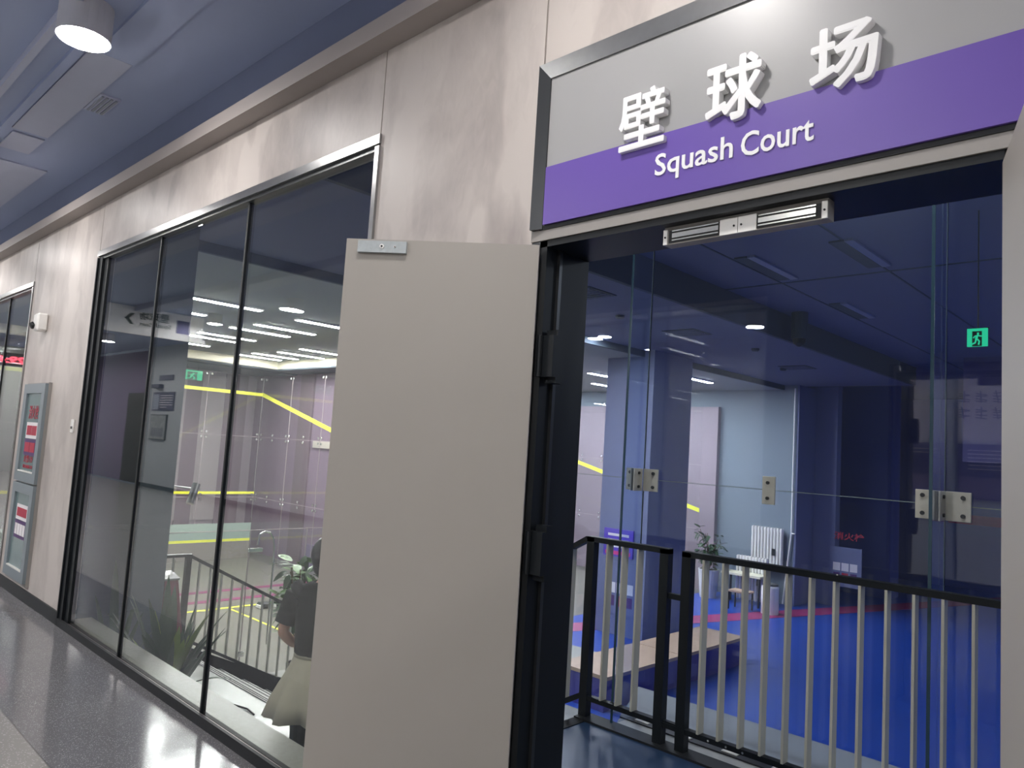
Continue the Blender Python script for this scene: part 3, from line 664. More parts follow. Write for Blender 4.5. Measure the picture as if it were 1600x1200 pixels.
# ------------------------------------------------------------------ squash courts
SP = 1.625; RW = 1.7
def glass_court(y0, y1, tagname):
    # front wall (x const) and side walls (y const); each pane a part
    fw_ = thing('glass_court_wall', (XA0, y0, ZF), 'clear glass front wall of the %s squash court with yellow lines' % tagname, 'glass wall', 'squash court walls')
    n = 4; wd = (y1-y0)/n
    for i in range(n):
        for j in range(3):
            B(XA0-.006, XA0+.006, y0+wd*i+.006, y0+wd*(i+1)-.006, ZF+RW*j+.006, ZF+RW*(j+1)-.006).build('pane', GLASSC, fw_)
    for i in range(1, n+1): B(XA0-.008, XA0+.008, y0+wd*i-.007, y0+wd*i+.007, ZF, GTOP).build('joint', STEELB if i == n else LILACP, fw_)
    for j in (1, 2): B(XA0-.008, XA0+.008, y0, y1, ZF+RW*j-.006, ZF+RW*j+.006).build('joint', LILACP, fw_)
    for z, h in ((4.57, .09), (1.78, .07), (.48, .07)):
        B(XA0+.01, XA0+.016, y0, y1, ZF+z, ZF+z+h).build('court_line', YELLOW, fw_)
    B(XA0+.01, XA0+.03, y0, y1, ZF, ZF+.48).build('tin', mat('tin_board', srgb(126, 120, 112), .5), fw_)
    B(XA0+.01, XA0+.015, y0, y1, ZF+.55, ZF+.98).build('frosted_band', mat('pale_green_band', srgb(142, 158, 150), .5), fw_)
    walls = [y1]+([y0] if tagname == 'near' else [])
    for y in walls:
        sw_ = thing('glass_court_wall', (XA0, y, ZF), 'clear glass side wall %s of the %s squash court with a sloping yellow out line' % ('on the far side' if y == y1 else 'on the platform side', tagname), 'glass wall', 'squash court walls')
        for i in range(6):
            for j in range(3):
                B(XA0+SP*i+.006, XA0+SP*(i+1)-.006, y-.006, y+.006, ZF+RW*j+.006, ZF+RW*(j+1)-.006).build('pane', GLASSC, sw_)
        if y == y1:
            for i in range(1, 6): B(XA0+SP*i-.006, XA0+SP*i+.006, y-.008, y+.008, ZF, GTOP).build('joint', LILACP, sw_)
            for j in (1, 2): B(XA0, XA1, y-.008, y+.008, ZF+RW*j-.005, ZF+RW*j+.005).build('joint', LILACP, sw_)
            L_ = MB(); h = .11
            za, zb = ZF+4.57, ZF+2.13
            L_.prism([(XA0, za), (XA1, zb), (XA1, zb+h), (XA0, za+h)], 1, y-.016, y-.010); L_.build('court_line', YELLOW, sw_)
    # fittings: four-button clamps on the joints
    for i in range(n+1):
        for j in (1, 2, 3):
            q = MB()
            for dy in (-.07, .07):
                for dz in ((-.07, .07) if j < 3 else (-.05,)): q.bev(XA0+.01, XA0+.035, y0+wd*i+dy-.03, y0+wd*i+dy+.03, ZF+RW*j+dz-.03, ZF+RW*j+dz+.03, .008)
            q.build('clamp', STEELB, fw_)
    for i in range(1, 6):
        for j in (1, 2, 3):
            q = MB()
            for dx in (-.07, .07):
                for dz in ((-.07, .07) if j < 3 else (-.05,)): q.bev(XA0+SP*i+dx-.03, XA0+SP*i+dx+.03, y1-.035, y1-.01, ZF+RW*j+dz-.03, ZF+RW*j+dz+.03, .008)
            q.build('clamp', STEELB, sw_)
            if j < 3:
                q = MB()
                for dz in (-.07, .07): q.bev(XA0+SP*(i-.5)-.03, XA0+SP*(i-.5)+.03, y1-.035, y1-.01, ZF+RW*j+dz-.03, ZF+RW*j+dz+.03, .008)
                q.build('clamp', STEELB, sw_)
glass_court(YA0, YA1, 'near')
glass_court(11.7, 18.1, 'far')
# back wall of the near court with its door
bw = thing('glass_court_wall', (XA1, YA0, ZF), 'low clear glass back wall of the near squash court with a glass door', 'glass wall', 'squash court walls')
ys = [YA0, 5.30, 5.32, 6.22, 6.24, 8.3, YA1]
for a, b in ((YA0, 5.30), (6.24, 8.3), (8.31, YA1)):
    B(XA1-.006, XA1+.006, a+.004, b-.004, ZF, ZF+2.08).build('pane', GLASSC, bw)
B(XA1-.006, XA1+.006, YA0, YA1, ZF+2.085, ZF+2.095).build('joint', LILACP, bw)
gd = B(XA1-.006, XA1+.006, 5.32, 6.22, ZF+.01, ZF+2.07).build('glass_door', GLASSC, bw)
for y in (5.31, 6.23): B(XA1-.007, XA1+.007, y-.006, y+.006, ZF, ZF+2.1).build('joint', LILACP, bw)
pts = [(XA1+.03, 5.42, -.05), (XA1+.03, 5.44, .10), (XA1+.03, 5.52, .135), (XA1+.03, 5.6, .12), (XA1+.03, 5.66, .04), (XA1+.03, 5.69, -.1), (XA1+.03, 5.70, -1.5)]
MB().path(pts, .014).build('door_handle', STEELB, gd)
MB().bev(XA1-.02, XA1+.02, 5.3, 5.52, -.16, -.10, .008).build('patch_lock', STEELB, gd)
MB().bev(XA1-.02, XA1+.02, 5.26, 5.37, ZF+.3, ZF+.37, .008).build('patch_hinge', STEELB, gd)

# room walls behind the glass courts
wf = struct('wall_front', B(-21.7, -21.6, 2.0, 19.1, ZF, 3.5), LILAC, label='lilac wall behind the glass front wall')
B(-21.6, -21.57, 5.6, 7.95, ZF+1.2, 2.45).build('wall_panel', LILACD, wf)
B(-21.6, -21.56, 8.85, 9.3, ZF+.6, 3.2).build('wall_panel', LILACD, wf)
B(-21.6, -21.55, 10.0, 10.7, ZF, 3.3).build('wall_panel', LILACD, wf)
B(-21.6, -21.56, 7.95, 8.85, ZF+.9, 3.2).build('wall_panel', LILACP, wf)
B(-21.6, -21.56, 9.3, 10.0, ZF+.9, 3.2).build('wall_panel', LILACP, wf)
wm = struct('wall_middle', B(-21.6, XA1, 11.0, 11.4, ZF, 3.35), mat('orchid_wall_paint', srgb(134, 114, 132), .6, 0, .03, 1))
for x in (-18.9, -14.7):
    B(x, x+.7, 10.95, 11.0, ZF, 3.3).build('wall_pilaster', LILACD, wm)
B(-18.0, -11, 10.94, 11.0, 1.28, 1.46).build('wall_rail', mat('cream_rail', srgb(200, 190, 180), .5), wm)
B(-17.9, XA1, 10.94, 11.0, ZF, ZF+.62).build('wall_base', PURW, wm)
struct('wall_far', B(-21.6, -7.95, 18.9, 19.1, ZF, 4.2), TEALW)
B(-21.6, XA1+.1, 18.75, 18.9, ZF, 3.1).build('wall_panel', LILAC, bpy.data.objects['wall_far'])
struct('wall_platform_end', B(-22, -21.6, 2.0, 3.4, ZF, 3.6), HALLC)
we = exit_sign('exit_sign', (-20.1, 8.35, 3.03), 'x', .55, .26, 'green exit sign hanging behind the glass front wall near the pier')
MB().tube((-20.085, 8.2, 3.15), (-20.085, 8.2, 3.34), .006, 6).tube((-20.085, 8.5, 3.15), (-20.085, 8.5, 3.34), .006, 6).build('hanger', BLACKM, we)
# ceilings: recessed court ceiling with cream cove, lobby ceiling, dark high ceiling
ZCC, ZB, ZA = 3.573, 3.69, 4.12
cc = struct('ceiling_court', B(-21.7, -8.33, 1.99, 19.1, ZCC, ZCC+.1), HALLC)
RX, RY1 = -18.84, 10.15
sf = struct('ceiling_soffit', B(-21.7, RX, 2.0, 19.1, 3.33, 3.37).box(RX, XA1-.3, RY1, 11.9, 3.33, 3.37), HALLD)
B(RX-.01, RX, 2.0, RY1, 3.35, ZCC).box(RX, -8.4, RY1, RY1+.01, 3.37, ZCC).build('cove', CREAM, sf)
B(RX-1.2, RX-.4, 2, 19, 3.30, 3.33).build('soffit_band', HALLD, sf)
cb = struct('ceiling_lobby', B(-8.3, -5.35, 1.99, 19.4, ZB, ZB+.1), NAVYC)
B(-8.36, -8.30, 1.99, 19.4, ZCC-.005, ZB+.1).build('ceiling_edge', HALLD, cb)
ca = struct('ceiling_high', B(-5.3, 9, 1.99, 27.6, ZA, ZA+.1).box(-12, -5.3, 19.3, 27.6, ZA, ZA+.1), NAVYC)
B(-5.36, -5.30, 1.99, 19.4, ZB-.006, ZA+.1).box(-8.3, -5.36, 19.34, 19.4, ZB-.006, ZA+.1).build('ceiling_edge', HALLD, ca)
B(-5.3, 9, 9.9, 9.93, ZA-.01, ZA).box(-3.05, -3.03, 2, 27, ZA-.01, ZA).box(-4.45, -4.43, 2, 27, ZA-.01, ZA).build('ceiling_joint', HALLD, ca)

# strip lights over the courts
def strip(x, y0, y1, z, on, label, nm='strip_light', grp='linear ceiling lights over the courts'):
    t = thing(nm, (x, (y0+y1)/2, z), label, 'light', grp)
    B(x-.075, x+.075, y0-.02, y1+.02, z-.03, z).build('housing', WHITE if on else NAVYC, t)
    B(x-.06, x+.06, y0, y1, z-.036, z-.03).build('diffuser', STRIPE if on else mat('unlit_diffuser', srgb(120, 126, 150), .5), t)
    return t
first = None
k_ = 0; cnt_ = {}
for (x, ya) in [(-11.26, 4.46), (-11.45, 6.45), (-12.75, 6.35), (-13.62, 6.3), (-15.05, 6.3), (-15.78, 6.25), (-15.17, 8.7), (-16.35, 8.8), (-17.35, 8.65), (-18.15, 8.62), (-12.75, 8.7), (-13.62, 4.2), (-11.45, 8.7), (-12.75, 4.2), (-15.05, 4.2), (-15.78, 4.2), (-17.3, 6.3), (-17.3, 4.2)]:
    k_ += 1
    if first is None:
        first = (strip(x, ya, ya+1.22, ZCC, True, 'x'), x, ya); o = first[0]
    else:
        o = place(first[0], (x-first[1], ya-first[2], 0))
    row = {4.: 'nearest', 6.: 'middle', 8.: 'farthest'}[float(int(ya)//2*2)]
    cnt_[row] = cnt_.get(row, 0)+1
    o['label'] = 'lit white linear ceiling light over the court, %s row, %s one' % (row, ['first', 'second', 'third', 'fourth', 'fifth', 'sixth', 'seventh', 'eighth'][cnt_[row]-1])
for x in (-11.2, -12.7, -14.3, -15.9, -17.5):
    for ya in (12.2, 14.3, 16.4):
        o = place(first[0], (x-first[1], ya-first[2], 0)); o['label'] = 'lit linear light over the farther court, %s file from the door side, %s row' % (['first', 'second', 'third', 'fourth', 'fifth'][round((-11.2-x)/1.6)], ['near', 'middle', 'far'][round((ya-12.2)/2.1)])
# unlit fittings in the high ceiling
for (x, ya, w) in ((-4.25, 8.4, 0), (-3.05, 8.3, 0), (-4.25, 11.5, 0), (-1.6, 9.5, 0)):
    tt = thing('recessed_light', (x, ya, ZA), 'unlit recessed louvre light in the dark blue ceiling, ' + {(-4.25, 8.4): 'front left one', (-3.05, 8.3): 'front middle one', (-4.25, 11.5): 'farthest one'}.get((x, ya), 'rightmost one'), 'light', 'unlit lights in the dark blue ceiling')
    B(x-.14, x+.02, ya, ya+1.3, ZA-.02, ZA).build('louvre', HALLD, tt); B(x+.03, x+.13, ya, ya+1.3, ZA-.025, ZA).build('housing', mat('pale_housing', srgb(140, 146, 170), .5), tt)
# ceiling vents
for (x, y, lb) in ((-6.45, 10.8, 'square dark air grille in the lobby ceiling, middle of three'), (-6.55, 15.5, 'square dark air grille in the lobby ceiling, farthest of three'), (-6.1, 7.6, 'square dark air grille in the lobby ceiling, nearest of three')):
    v = thing('ceiling_grille', (x, y, ZB), lb, 'vent', 'air grilles in the lobby ceiling')
    B(x-.3, x+.3, y-.3, y+.3, ZB-.012, ZB).build('frame', HALLD, v)
    for k in range(6): B(x-.26, x+.26, y-.25+k*.09, y-.22+k*.09, ZB-.022, ZB-.012).build('slat', NAVYC, v)
def downlight(x, y, z, label, r=.11, m=DOWNE):
    v = thing('downlight', (x, y, z), label, 'light', 'round downlights')
    MB().lathe([(r+.02, z-.012), (r+.02, z)], x, y, 24).build('rim', WHITE, v); MB().lathe([(r, z-.016), (r, z-.012)], x, y, 24).build('diffuser', m, v)
    return v
downlight(-8.0, 10.6, ZB, 'round lit downlight in the lobby ceiling left of the blue column')
downlight(-10.75, 5.9, ZCC, 'round lit downlight between the strip lights over the court', .14)
downlight(-1.9, 2.35, ZA, 'added round fill light above the landing, left one, hidden by the door head')  # two unseen fill lights added to brighten the balusters
downlight(-.4, 2.35, ZA, 'added round fill light above the landing, right one, hidden by the door head')
for k, (x, y) in enumerate(((-7.6, 8.0), (-6.7, 6.6), (-9.75, 14.3), (-9.3, 15.6))):  # out-of-view strips added to brighten the lobby and far wall
    o = place(first[0], (x-first[1], y-first[2], (ZB-ZCC) if x > -8.3 else 0)); o['label'] = 'added linear lobby fill light hidden behind the door jamb and column, %s one' % ['first', 'second', 'third', 'fourth'][k]
for k, (x, y) in enumerate(((2.5, 7), (2.5, 12), (2.5, 17), (4.5, 9.5), (4.5, 14.5), (2.5, 22), (5.5, 20))):  # strips added beyond the view to light the blue hall
    o = place(first[0], (x-first[1], y-first[2], ZA-ZCC)); o['label'] = 'added linear fill light of the blue hall, hidden beyond the right jamb, %s one' % ['first', 'second', 'third', 'fourth', 'fifth', 'sixth', 'seventh'][k]
for (x, y) in ((-6.6, 9.1), (-6.2, 12.8), (-6.9, 15.6)):
    v = thing('smoke_detector', (x, y, ZB), 'small dark smoke detector on the lobby ceiling, ' + {9.1: 'nearest', 12.8: 'middle', 15.6: 'farthest'}[y]+' of three', 'detector', 'smoke detectors')
    MB().lathe([(.05, ZB-.05), (.07, ZB-.03), (.07, ZB)], x, y, 16).build('body', HALLD, v)
dc = thing('dome_camera', (-5.05, 12.0, ZA-.1), 'dark dome camera under the blue ceiling step', 'camera')
MB().lathe([(.02, 3.55), (.09, 3.6), (.11, 3.68)], -5.05, 12.0, 18).build('dome', BLACKM, dc); MB().lathe([(.13, 3.68), (.13, ZA)], -5.05, 12, 18).build('mount', HALLD, dc)
exit_sign('exit_sign', (-1.66, 8.0, 2.88), 'y', .165, .17, 'bright green running man exit sign hanging behind the blue glass')
B(-1.75, -1.57, 8.0, 8.02, 2.965, 2.975).tube((-1.66, 8.01, 2.97), (-1.66, 8.01, ZA), .006).build('hanger', BLACK, [o for o in bpy.data.objects if o.name.startswith('exit_sign')][-1])

# ------------------------------------------------------------------ piers and columns
pr = struct('pier', B(-9.7, -7.0, 2.55, 2.85, ZF, 3.75), COLG, label='dark grey pier behind the left half of the window')
bc = struct('column', B(-9.2, -8.07, 12.35, 13.8, ZF, ZB), BLUEW, label='blue column')
struct('column_far', B(-8.25, -6.78, 22.6, 23.4, ZF, ZA), BLUEWD)
struct('wall_blue', B(-7.95, -7.33, 20.0, 20.3, ZF, ZA).box(-7.95, -7.9, 18.9, 20.0, ZF, ZB), BLUEW)
dk = struct('wall_blue_far', B(-12, 9, 27.5, 27.6, ZF, ZA), BLUEWD)
B(-6.5, 9, 27.48, 27.5, .1, .4).build('wall_stripe', REDL, dk)
B(-12.1, -12, 19.1, 27.5, ZF, ZA).build('wall_side', BLUEWD, dk)
struct('wall_side_far', B(9, 9.1, 2, 27.5, ZF, ZA), BLUEWD)
struct('wall_hall_return', B(3.0, 3.1, 2.08, 4.6, 0, ZA), BLUEWD)
# violet boards added in place of the corridor wall's reflection at the right
dw = struct('wall_reflection', B(-4.0, -2.2, 18.0, 18.1, 1.9, ZA).box(-1.6, 3.5, 17.0, 17.1, 1.6, ZA), mat('violet_blue_reflection', srgb(84, 82, 130), .6))

# notice board and signs on the blue column
nb = thing('notice_board', (-9.0, 12.35, .1), 'violet printed notice on the blue column behind the balusters', 'poster')
B(-9.05, -8.35, 12.31, 12.345, -.42, .12).build('board', mat('violet_notice', srgb(92, 70, 190), .5), nb)
B(-9.0, -8.4, 12.305, 12.31, -.38, -.31).build('stripe', mat('pink_notice', srgb(220, 60, 140), .5), nb)
for k in range(3): B(-8.95, -8.45, 12.305, 12.31, -.02-.11*k, .03-.11*k).build('text_line', PAPER, nb)
def hyd(x, y, z, label):
    h = thing('hydrant_notice', (x, y, z), label, 'notice', 'fire notices on the blue walls')
    B(x-.4, x+.4, y-.03, y, z-.1, z+.9).build('panel', TEALW if 0 else BLUEW, h)
    for k in range(3): B(x-.3+k*.21, x-.12+k*.21, y-.036, y-.03, z+.3, z+.5).build('print', PAPER, h); B(x-.29+k*.21, x-.13+k*.21, y-.036, y-.03, z+.05, z+.25).build('picture', RED if k % 2 else PURP, h)
hyd(-8.6, 12.345, -1.42, 'fire hydrant notices low on the blue column')
hyd(-7.05, 20.0, -1.3, 'dark hydrant notices low on the blue wall right of the radiator')
text_mesh('lettering', '消火栓', .2, .004, RED, bpy.data.objects['wall_blue'], (-7.35, 19.995, -.22), (1, 0, 0), (0, 0, 1), .004, width=.75, height=.2)

# ------------------------------------------------------------------ radiators, table, plants at the far wall
rd = thing('radiator', (-8.55, 18.75, -1.1), 'tall white ribbed radiator on the far grey wall', 'radiator')
for k in range(10):
    x = -9.0+k*.085
    MB().bev(x, x+.06, 18.70, 18.84, -1.12, -.02, .02).build('rib', WHITE, rd)
B(-9.0, -8.17, 18.75, 18.8, -1.06, -1.0).box(-9.0, -8.17, 18.75, 18.8, -.12, -.06).build('header', WHITE, rd)
B(-8.42, -8.34, 18.68, 18.70, -.72, -.55).build('tag', BLACKM, rd)
pp = thing('heating_pipe', (-7.99, 18.8, ZF), 'thin white heating pipe climbing the far wall beside the radiator', 'pipe')
MB().path([(-7.99, 18.84, 3.6), (-7.99, 18.84, -.1), (-8.15, 18.8, -1.9)], .022).tube((-8.0, 18.84, -.12), (-7.9, 18.84, -.12), .02).build('pipe', WHITE, pp)
r2 = place(rd, (-.15, -.5, -.75), 'lower white ribbed radiator under the pale table top'); 
for o in list(r2.children):
    pass
tb = thing('table', (-9.0, 18.0, ZF), 'pale topped table in front of the radiator', 'table')
B(-9.3, -8.25, 17.7, 18.2, -1.22, -1.17).build('table_top', mat('pale_top', srgb(220, 216, 190), .4), tb)
for x in (-9.25, -8.3):
    for y in (17.75, 18.15): B(x-.02, x+.02, y-.02, y+.02, ZF, -1.22).build('leg', DKSTEEL, tb)
stl = thing('stool', (-8.45, 17.2, ZF), 'small wooden topped stool with dark legs below the radiator', 'stool')
B(-8.75, -8.25, 17.0, 17.4, -1.52, -1.48).build('seat', WOODT, stl)
for x in (-8.72, -8.28):
    for y in (17.03, 17.37): B(x-.015, x+.015, y-.015, y+.015, ZF, -1.52).build('leg', BLACK, stl)
wd_ = thing('water_dispenser', (-7.75, 17.6, ZF), 'white floor standing cylinder bin beside the stool', 'bin')
MB().lathe([(.2, ZF), (.2, ZF+.62), (.18, ZF+.66)], -7.85, 17.4, 24).build('body', WHITE, wd_); MB().lathe([(.185, ZF+.66), (.17, ZF+.7)], -7.85, 17.4, 24).build('lid', DKSTEEL, wd_)

# wooden topped bench with blue front
bn = thing('bench', (-6.55, 10.6, ZF), 'long low bench with pale wooden top and blue front', 'bench')
for a, b in ((8.55, 10.5), (10.52, 12.6)):
    B(-7.0, -6.12, a, b, -1.50, -1.45).build('seat_board', WOODT, bn)
    B(-6.95, -6.16, a+.01, b-.01, ZF, -1.50).build('front_panel', mat('indigo_panel', srgb(58, 54, 132), .5), bn)

# ------------------------------------------------------------------ plants
def leafmesh(L, Wd, curl, m, name='leaf', n=5):
    V = []; Fs = []
    for i in range(n+1):
        t = i/n; w = Wd*math.sin(PI*min(1, t*.94+.04))**.7*.5; x = L*t; z = -curl*t*t*L
        V += [(x, -w, z), (x, 0, z-.12*w), (x, w, z)]
        if i: 
            a = 3*(i-1); Fs += [(a, a+1, a+4, a+3), (a+1, a+2, a+5, a+4)]
    me = bpy.data.meshes.new(name); me.from_pydata(V, [], Fs); me.update(); me.materials.append(m)
    me.polygons.foreach_set('use_smooth', [True]*len(me.polygons)); return me
def bushy(name, base, h, rad, zlo, nleaf, label, L, m1, m2, potm, potr=.2, poth=.4, stretch=1):
    t = thing(name, base, label, 'plant'); b = Vector(base)
    MB().lathe([(potr*.8, b.z), (potr, b.z+poth*.9), (potr*1.05, b.z+poth), (potr*.92, b.z+poth), (potr*.9, b.z+poth-.03)], b.x, b.y, 24).build('pot', potm, t)
    MB().lathe([(potr*.9, b.z+poth-.05), (potr*.88, b.z+poth-.03)], b.x, b.y, 16).build('soil', SOIL, t)
    meshes = [leafmesh(L*k, L*.42*k, cu, mm) for k, cu, mm in ((1, .35, m1), (.85, .6, m2), (1.15, .2, m1), (.7, .5, m2))]
    stems = []
    for s_ in range(9):
        a = random.uniform(0, 2*PI); rr = rad*random.uniform(.2, .8); top = Vector((math.cos(a)*rr, math.sin(a)*rr, h*random.uniform(.6, 1)))
        p0 = Vector((0, 0, poth-.03)); mid = p0.lerp(top, .5)+Vector((0, 0, .08)); 
        pts = [b+p0, b+mid, b+top]; MB().path(pts, .008, 6).build('stem', STEM, t); stems.append((p0, mid, top))
    for i in range(nleaf):
        p0, mid, top = random.choice(stems); u = random.uniform(.25, 1); P = (p0.lerp(mid, u*2) if u < .5 else mid.lerp(top, u*2-1))
        if P.z < zlo: P.z = zlo+random.random()*(h-zlo)
        o = bpy.data.objects.new('leaf', random.choice(meshes)); COL.objects.link(o); o.parent = t
        P = P+Vector((random.uniform(-1, 1)*rad*.35, random.uniform(-1, 1)*rad*.35, random.uniform(-.1, .1)*h))
        az = math.atan2(P.y, P.x)+random.uniform(-1, 1); o.location = P; o.rotation_euler = (random.uniform(-.5, .5), random.uniform(-.7, .6), az)
    return t
bushy('potted_plant', (-9.25, 5.64, ZF), 1.78, .36, .95, 280, 'leafy green potted plant standing beyond the stair balustrade next to the person', .22, LEAF3, LEAF1, POTD, .12, .4)
bushy('potted_plant', (-9.75, 17.9, ZF), 1.75, .36, .8, 150, 'bushy dark potted plant in a white pot against the far grey wall', .2, LEAF1, LEAF1, POT, .26, .72)

def blade(b, az, lean, L, w, droop, m, parent):
    n = 8; V = []; Fs = []; P = Vector(b); d = Vector((math.cos(az)*math.sin(lean), math.sin(az)*math.sin(lean), math.cos(lean)))
    side = Vector((-math.sin(az), math.cos(az), 0))
    for i in range(n+1):
        t = i/n; ww = w*(.55+.9*t)*(1-t**3)*.5+.001
        nrm = side.cross(d).normalized(); V += [P-side*ww, P+nrm*ww*.35, P+side*ww]
        if i: a = 3*(i-1); Fs += [(a, a+1, a+4, a+3), (a+1, a+2, a+5, a+4)]
        P = P+d*(L/n); d = (d+Vector((math.cos(az), math.sin(az), -.9))*droop/n).normalized()
    o = MB().add(V, Fs).build('leaf', m, parent, smooth=True); return o
def spiky(name, base, label, specs, potr=.2):
    t = thing(name, base, label, 'plant'); b = Vector(base)
    MB().lathe([(potr*.75, b.z), (potr, b.z+.24), (potr*.9, b.z+.24), (potr*.88, b.z+.2)], b.x, b.y, 20).build('pot', POTD, t)
    MB().lathe([(potr*.88, b.z+.17), (potr*.86, b.z+.2)], b.x, b.y, 16).build('soil', SOIL, t)
    for az, lean, L, w, dr, m in specs:
        blade((b.x+.05*math.cos(az), b.y+.05*math.sin(az), b.z+.2), az, lean, L, w, dr, m, t)
    return t
sp1 = []
for k in range(38):
    az = random.uniform(0, 2*PI); sp1.append((az, random.uniform(.05, .5), random.uniform(.5, .92), random.uniform(.07, .105), random.uniform(.05, .5), random.choice([LEAF1, LEAF1, LEAF1, LEAF2])))
sp1 += [(-.35, .62, .85, .05, .15, LEAF1), (-.1, .75, .8, .045, .6, LEAF1), (.3, .6, .75, .05, .9, LEAF1), (-.3, .85, .6, .04, .8, LEAF1), (3.0, .15, .95, .09, 0, LEAF1)]
spiky('dracaena', (-5.75, 2.42, ZP), 'large spiky dracaena with dark and yellow striped leaves behind the window', sp1, .24)
sp2 = [(3.3, .1, .95, .085, .05, LEAF1), (2.6, .55, .8, .045, .4, LEAF1), (3.6, .3, .7, .06, .1, LEAF1), (.2, .25, .65, .05, .3, LEAF1), (1.0, .4, .6, .05, .2, LEAF1), (4.4, .35, .6, .05, .3, LEAF1)]
spiky('dracaena', (-6.6, 2.36, ZP), 'smaller dracaena with upright dark leaves at the foot of the grey pier', sp2, .14)

# maroon hydrant box between pier and railing
mbx = thing('maroon_box', (-7.0, 2.9, ZP), 'maroon metal box with pale rim standing between the grey pier and the stair railing', 'box')
MB().prism([(-7.25, ZP), (-6.76, ZP), (-6.88, -.26), (-7.06, .15), (-7.25, .19)], 1, 2.88, 3.0).build('box_body', MAROON, mbx)
MB().prism([(-7.25, .19), (-7.06, .15), (-7.05, .17), (-7.25, .21)], 1, 2.87, 3.01).build('rim', STEEL, mbx)
MB().bev(-7.1, -7.07, 2.865, 2.88, .04, .1, .003).build('latch', STEELB, mbx)

# small metal arm light on the glass corner, water bottle holder etc.
al = thing('arm_lamp', (-9.0, 4.6, .9), 'small grey metal arm spotlight fixed beside the pier in front of the court glass', 'light')
MB().tube((-11.35, 4.43, .72), (-10.75, 4.75, .70), .012).build('arm', STEEL, al)
MB().tube((-10.77, 4.70, .78), (-10.70, 4.60, .50), .055, 14).build('head', STEEL, al)

# debris: twig on the tile
tw = thing('twig', (-5.6, 3.15, ZP), 'thin dark twig lying on the pale tiles behind the window', 'twig')
MB().path([(-6.0, 3.12, ZP+.01), (-5.85, 3.16, ZP+.012), (-5.7, 3.14, ZP+.012)], .008, 5).build('stick', BLACKM, tw)
so = thing('shoe', (-12.9, 7.9, ZF), 'pair of small dark objects lying on the court by the yellow line', 'shoe')
MB().bev(-14.15, -13.95, 7.62, 7.86, ZF+.005, ZF+.12, .03).bev(-14.15, -13.95, 7.95, 8.2, ZF+.005, ZF+.11, .03).build('upper', DKSTEEL, so)
MB().bev(-14.14, -13.96, 7.61, 7.65, ZF+.005, ZF+.08, .01).bev(-14.14, -13.96, 7.94, 7.98, ZF+.005, ZF+.08, .01).build('toe', WHITE, so)

# ------------------------------------------------------------------ the person, seen from behind
def skin_body(name, joints, edges, m, parent, root=0, sub=2):
    me = bpy.data.meshes.new(name); me.from_pydata([j[0] for j in joints], edges, []); me.update(); me.materials.append(m)
    o = bpy.data.objects.new(name, me); COL.objects.link(o); o.parent = parent
    o.modifiers.new('skin', 'SKIN'); o.modifiers['skin'].use_smooth_shade = True
    if not me.skin_vertices: me.skin_vertices.new(name='')
    for i, j in enumerate(joints):
        r = j[1]; me.skin_vertices[0].data[i].radius = (r, r) if not isinstance(r, tuple) else r
        me.skin_vertices[0].data[i].use_root = (i == root)
    s = o.modifiers.new('sub', 'SUBSURF'); s.levels = sub; s.render_levels = sub
    # bake to a plain mesh so nothing depends on evaluation
    dg = bpy.context.evaluated_depsgraph_get(); dg.update(); nm = bpy.data.meshes.new_from_object(o.evaluated_get(dg))
    o.modifiers.clear(); o.data = nm; nm.materials.clear(); nm.materials.append(m)
    for p in nm.polygons: p.use_smooth = True
    return o
PX, PY = -4.075, 2.66
per = thing('person', (PX, PY, ZP), 'person seen from behind in a black t-shirt and beige flared skirt with short black hair', 'person')
per.rotation_euler = (0, 0, .75); per.scale = (1, 1, 1.03)     # faces away, into the hall and to the left
# local frame: x right of the person, y forward
J = []; E_ = []
def j(p, r): J.append((p, r)); return len(J)-1
def chain(a, pts):
    for p, r in pts:
        b = j(p, r); E_.append((a, b)); a = b
    return a
pel = j((0, 0, .86), (.14, .10))
ch_ = chain(pel, [((0, .0, .98), (.115, .085)), ((0, .0, 1.12), (.13, .09)), ((0, -.005, 1.25), (.135, .085))])
nk = chain(ch_, [((0, 0, 1.335), (.052, .052)), ((0, .012, 1.39), (.05, .052))])
hd = chain(nk, [((0, .02, 1.44), (.066, .078)), ((0, .022, 1.51), (.076, .092)), ((0, .015, 1.57), (.058, .07))])
for s_ in (-1, 1):
    sh = chain(ch_, [((s_*.155, 0, 1.27), .045), ((s_*.20, -.01, 1.18), .043), ((s_*.245, -.03, 1.03), .037)])
    wr = chain(sh, [((s_*.20, .08, .94), .032), ((s_*.13, .19, .93), .024), ((s_*.10, .225, .935), (.03, .018))])
    pm = chain(wr, [((s_*.07, .255, .94), (.034, .016))])
    for f_, (dx, L_) in enumerate(((-.027, .052), (-.009, .062), (.009, .058), (.027, .046))):
        chain(pm, [((s_*.055+0, .262+0, .94+dx*.9), .009), ((s_*.055-s_*L_*.5, .275, .935+dx), .008), ((s_*.055-s_*L_, .262, .93+dx), .007)])
    chain(wr, [((s_*.10, .24, .965), .010), ((s_*.08, .262, .975), .009), ((s_*.055, .268, .972), .008)])
    lg = chain(pel, [((s_*.085, 0, .78), .082), ((s_*.09, .01, .62), .07), ((s_*.095, .02, .46), .052), ((s_*.095, .0, .32), .05), ((s_*.095, -.02, .10), .033), ((s_*.095, -.03, .06), .034), ((s_*.10, .05, .035), .032), ((s_*.105, .13, .028), .026)])
body = skin_body('body', J, E_, SKIN, per)
